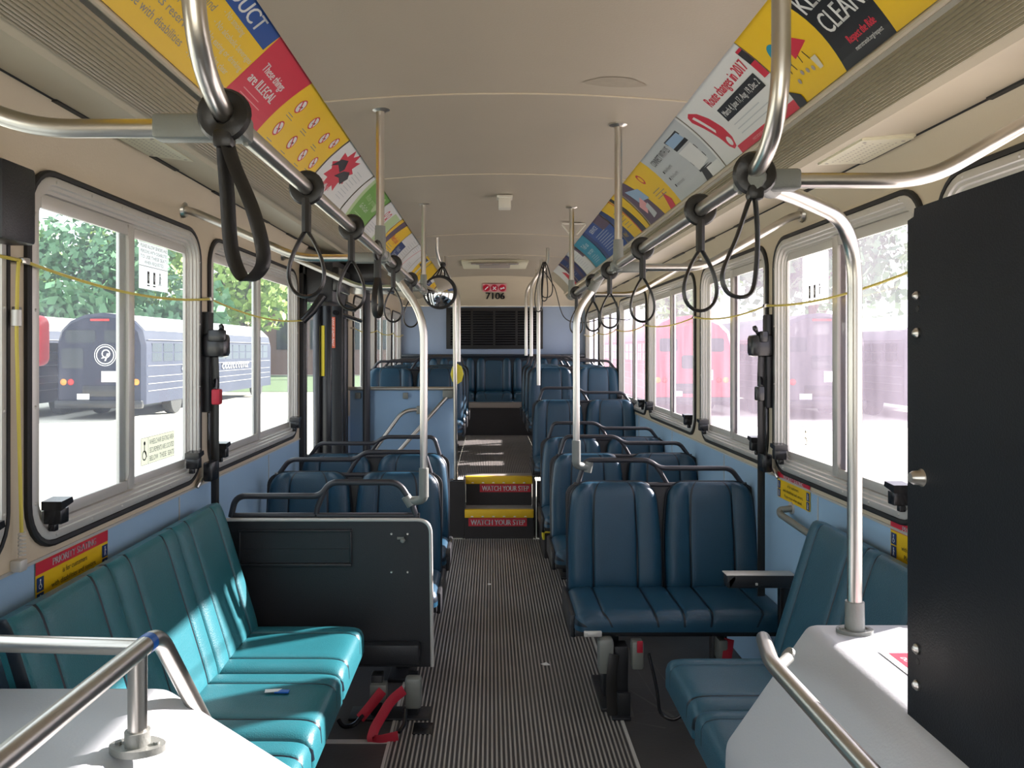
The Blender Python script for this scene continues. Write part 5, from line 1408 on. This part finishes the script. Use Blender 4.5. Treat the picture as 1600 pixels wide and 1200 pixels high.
# ================================================================ OUTSIDE
mb = MB()
n = 24
for i in range(n):
    for j in range(n):
        x0, x1 = -60+120*i/n, -60+120*(i+1)/n; y0_, y1_ = -30+120*j/n, -30+120*(j+1)/n
        mb.quad((x0, y0_, -.36), (x1, y0_, -.36), (x1, y1_, -.36), (x0, y1_, -.36))
struct(obj('ground', mb, 'asphalt', smooth=False))
mb = MB()
mb.box((-40, 36.5, -.36), (-4, 60, -.33)); mb.box((-13.5, 15.5, -.36), (-6.3, 17, -.345)) if False else None
struct(obj('ground_grass', mb, 'grass', smooth=False), 'strip of grass beyond the parking lot')
def outside_bus(name, label, x, y, L, body, white_roof=True, text=None, wid=2.45, hgt=2.95, emblem=False):
    """rear face towards -y, at (x centre, y)."""
    t = thing(name, label, 'bus', (x, y, -.36))
    z0 = -.36 + .42; hw = wid/2
    def sect(off=0.0, top=0.0):
        pts = [(-hw+off, 0), (-hw+off, 1.62)]
        for k in range(9):
            a = pi - pi*k/8; pts.append(((hw-off)*cos(a), 1.62 + (hgt-.42-1.62-off)*sin(a)**.8))
        pts += [(hw-off, 1.62), (hw-off, 0)]
        return pts
    mb = MB(); mb.T = Matrix.Translation((x, 0, z0))
    S = sect(); S2 = sect(.10)
    mb.ring_loft([[(a, y, b) for a, b in S2], [(a, y+.12, b) for a, b in S], [(a, y+L, b) for a, b in S]])
    obj('body', mb, body, t)
    mb = MB(); mb.T = Matrix.Translation((x, 0, z0))
    if white_roof:
        top = [(a*1.004, b+.012) for a, b in S if b > 1.9]
        mb.ring_loft([[(a, y+.25, b) for a, b in top], [(a, y+L-.1, b) for a, b in top]], False, False); obj('roof_skin', mb, 'bus_white', t)
    nwin = int(L/.78)
    for sd in (-1, 1):
        mb = MB(); mb.T = Matrix.Translation((x, 0, z0)); X_ = sd*(hw+.006)
        for i in range(nwin-1):
            for (za, zb) in ((1.18, 1.42), (1.45, 1.70)):
                mb.quad((X_, y+.5+i*.78, za), (X_, y+.5+i*.78+.66, za), (X_, y+.5+i*.78+.66, zb), (X_, y+.5+i*.78, zb))
        obj('side_windows', mb, 'bus_glass', t)
        mb = MB(); mb.T = Matrix.Translation((x, 0, z0))
        for z in (.35, .55, .75, 1.05, 1.78): mb.box((min(X_, X_+sd*.012), y+.2, z), (max(X_, X_+sd*.012), y+L-.2, z+.022))
        if text:
            mb.mi = 1; put_text(mb, 'C', lambda u, v: (X_+sd*.03, y+2.6+u, v), .3, (0, .84), bold=.02)
            r3 = random.Random(5); u_ = 6.3
            for q in range(11):
                w3 = r3.uniform(.16, .26); f3 = lambda u, v: (X_+sd*.03, y+u, v)
                rect(mb, f3, u_, .84, u_+.05, 1.04); rect(mb, f3, u_, .99, u_+w3, 1.04); rect(mb, f3, u_, .84, u_+w3*r3.uniform(.4, 1), .88); u_ += w3+.07
        obj('side_rails', mb, ['bus_silver', 'white'], t)
    mb = MB(); mb.T = Matrix.Translation((x, 0, z0)); Yq = y-.012
    for (a, b, c, d) in ((-.95, 1.45, -.42, 1.85), (.42, 1.45, .95, 1.85), (-.30, .95, .30, 1.35)) if not emblem else ((-.95, 1.70, -.12, 2.05), (.12, 1.70, .95, 2.05), (-1.05, 1.0, -.45, 1.55)):
        mb.poly([(u, Yq, v) for u, v in rrect(a, c, b, d, .07, 4)])
    obj('rear_windows', mb, 'bus_glass', t)
    for sx in (-1, 1):
        mb = MB(); mb.T = Matrix.Translation((x, 0, z0))
        mb.lathe([(0, .03), (.07, .02), (.09, 0)], 14, (sx*1.0, y-.01, .62), Matrix.Rotation(R(90), 4, 'X')); mb.mi = 1
        mb.lathe([(0, .03), (.07, .02), (.09, 0)], 14, (sx*.80, y-.01, .62), Matrix.Rotation(R(90), 4, 'X'))
        obj('tail_lights', mb, ['amber', 'tail'], t)
    mb = MB(); mb.T = Matrix.Translation((x, 0, z0))
    mb.box((-.26, y-.03, 2.30), (.26, y+.05, 2.36), .01); obj('roof_marker_lights', mb, 'tail', t)
    mb = MB(); mb.T = Matrix.Translation((x, 0, z0)); mb.box((-1.2, y-.12, -.10), (1.2, y+.03, .12), .03); mb.box((-.48, y-.02, .22), (.48, y+.02, .52), .01); o = obj('bumper', mb, 'blackgloss', t)
    mb = MB(); mb.T = Matrix.Translation((x, 0, z0)); mb.box((-.30+.35, y-.03, .62), (.62, y-.01, .92), .004); mb.box((-.62, y-.03, .14), (-.28, y-.025, .30), .004); o = obj('rear_plate', mb, 'bus_white', t)
    if emblem:
        mb = MB(); mb.T = Matrix.Translation((x+.15, y-.015, z0+1.36)); f_ = lambda u, v: (u, 0, v)
        annulus(mb, f_, (0, 0), .225, .25, 28); annulus(mb, f_, (0, 0), .285, .30, 28)
        annulus(mb, f_, (.02, .04), .09, .12, 18); mb.poly([(-.02, -.003, -.16), (.02, -.003, -.16), (.10, -.003, .05), (.05, -.003, .05)]); mb.poly([(-.10, -.003, -.10), (.10, -.003, -.04), (.10, -.003, -.01), (-.10, -.003, -.07)])
        o = obj('round_emblem', mb, 'bus_white', t, smooth=False)
    for sx in (-1, 1):
        for yy in (y+2.3, y+L-1.6):
            mb = MB(); mb.T = Matrix.Translation((x+sx*(hw-.16), yy, -.36+.46)) @ Matrix.Rotation(R(90), 4, 'Y'); mb.lathe([(0, -.14), (.44, -.14), (.46, -.08), (.46, .08), (.44, .14), (0, .14)], 22); obj('wheel', mb, 'tyre', t)
    return t
outside_bus('parked_bus', 'navy bus with a round emblem parked rear-on outside the first left window', -10.75, 22, 12.6, 'bus_navy', text='CHARTER COACH LINES', emblem=True)
outside_bus('parked_bus', 'navy bus at the far left, partly hidden by the emblem bus', -13.9, 21.6, 12.0, 'bus_navy')
outside_bus('parked_bus', 'red bus parked outside the middle right windows', 5.9, 23.5, 11, 'bus_red', False)
outside_bus('parked_bus', 'dark bus outside the front right window, beside the stanchion', 9.1, 22, 11, 'bus_dark', False)
outside_bus('parked_bus', 'dark bus outside, next to the black partition edge', 12.4, 21.5, 11, 'bus_dark')
# red mirror of another vehicle near the first window
mb = MB(); mb.T = Matrix.Translation((-1.72, 3.0, 1.6)); mb.box((-.03, -.04, -.10), (.055, .04, .09), .03, seg=4); mb.tube([(0, 0, -.1), (0, .0, -.16), (-.1, 0, -.3), (-.3, .0, -1.96)], .01, 6)
tag(obj('side_marker', mb, 'red'), 'rounded red panel just outside the first left window', 'marker')
# brick building beyond the rear door
bb = thing('brick_building', 'low brown brick building beyond the rear door windows', 'building', (-12, 64, -.36))
mb = MB(); mb.box((-19.5, 62, -.36), (-4, 74, 7.2)); obj('wall', mb, 'brick', bb)
mb = MB(); mb.box((-19.8, 61.7, 7.2), (-3.7, 74, 7.6)); obj('roof', mb, 'roofgrey', bb)
for k_ in range(5):
    mb = MB(); mb.box((-16.6+k_*2.6, 61.93, 1.6), (-15.2+k_*2.6, 62, 3.9)); obj('window', mb, 'bus_glass', bb)
# trees
def leaf_mesh(seed, n=2600, rx=3.2, rz=3.4):
    rr = random.Random(seed); mb = MB()
    blobs = [(V((rr.uniform(-1, 1)*rx*.6, rr.uniform(-1, 1)*rx*.6, rr.uniform(-.7, .8)*rz*.7)), rr.uniform(.35, .6)*rx) for _ in range(13)]
    for i in range(n):
        c, r = rr.choice(blobs); d = V((rr.gauss(0, 1), rr.gauss(0, 1), rr.gauss(0, 1))).normalized()
        p = c + d*r*rr.uniform(.75, 1.05); p.z *= 1.0
        a = V((rr.gauss(0, 1), rr.gauss(0, 1), rr.gauss(0, 1))).normalized(); b = a.cross(d + V((.01, .02, .03))).normalized(); s = rr.uniform(.14, .30)
        mb.poly([p - a*s, p + b*s*.6, p + a*s, p - b*s*.6])
    return mb
crown_me = []
for sd in range(3):
    tmp = obj('crown', leaf_mesh(sd+2), ['leaf1', 'leaf2', 'leaf3'][sd], smooth=False); crown_me.append(tmp.data); bpy.data.objects.remove(tmp)
trunk_me = []
tmp_mb = MB(); tmp_mb.tube([(0, 0, 0), (.1, .05, 2.2), (-.05, .1, 5.0)], lambda t: .26-.14*t, 10, bend=.6)
for q in ((1.5, .4, 5.6), (-1.4, -.6, 5.8), (.4, 1.4, 6.2)): tmp_mb.tube([(0.05, .05, 3.0), q], lambda t: .11-.06*t, 7)
tmp = obj('trunk', tmp_mb, 'bark'); tme = tmp.data; bpy.data.objects.remove(tmp)
ti = 0
# where, scale, kind, label
spots = [(-35.5, 41, 1.15, 1, 'pale green tree, leftmost behind the parked buses'), (-27.5, 41, 1.05, 0, 'mid green tree behind the far left navy bus'), (-19.8, 41, 1.1, 2, 'dark green tree rising above the emblem bus'),
         (-12.4, 40.5, .95, 1, 'yellow green tree seen through the second left window'), (-41, 50, 1.35, 2, 'dark tree at the far left of the tree line'), (-31.5, 50, 1.3, 0, 'mid green tree in the second line at far left'),
         (-22.0, 50.5, 1.35, 1, 'tall yellow green tree behind the first window mullion'), (-12.6, 51, 1.15, 0, 'green tree standing in front of the brick building'),
         (14.0, 35, 1.15, 2, 'dark tree behind the dark bus at right'), (23.0, 35, 1.2, 0, 'mid green tree at far right beside the black partition'), (10.2, 45, 1.2, 0, 'green tree behind the front right window sticker'),
         (19.2, 46, 1.35, 2, 'tall dark tree in the second line on the right'), (32.5, 38, 1.25, 2, 'dark tree far right behind the parked bus')]
for x, y, s, kd, lab in spots:
    t = thing('tree', lab, 'tree', (x, y, -.36), 'trees beyond the parking lot', rz=ti*1.3); ti += 1
    t.scale = (s, s, s)
    c = bpy.data.objects.new('crown', crown_me[kd]); C.objects.link(c); c.parent = t; c.location = (0, 0, 5.1)
    c = bpy.data.objects.new('trunk', tme); C.objects.link(c); c.parent = t
# hedge line under the trees
mb = MB(); rr = random.Random(9)
for i in range(7500):
    x = rr.uniform(-42, -12); p = V((x, 36.4+rr.uniform(-1, 1)*.9, rr.uniform(-.3, 4.0+.6*sin(x*.9)))); a = V((rr.gauss(0, 1), rr.gauss(0, 1), rr.gauss(0, 1))).normalized(); b = a.cross(V((.1, .9, .2))).normalized(); s = rr.uniform(.18, .36)
    mb.poly([p-a*s, p+b*s*.6, p+a*s, p-b*s*.6])
tag(obj('hedge', mb, 'leaf3', smooth=False), 'dense dark undergrowth below the trees at left', 'hedge', kind='stuff')
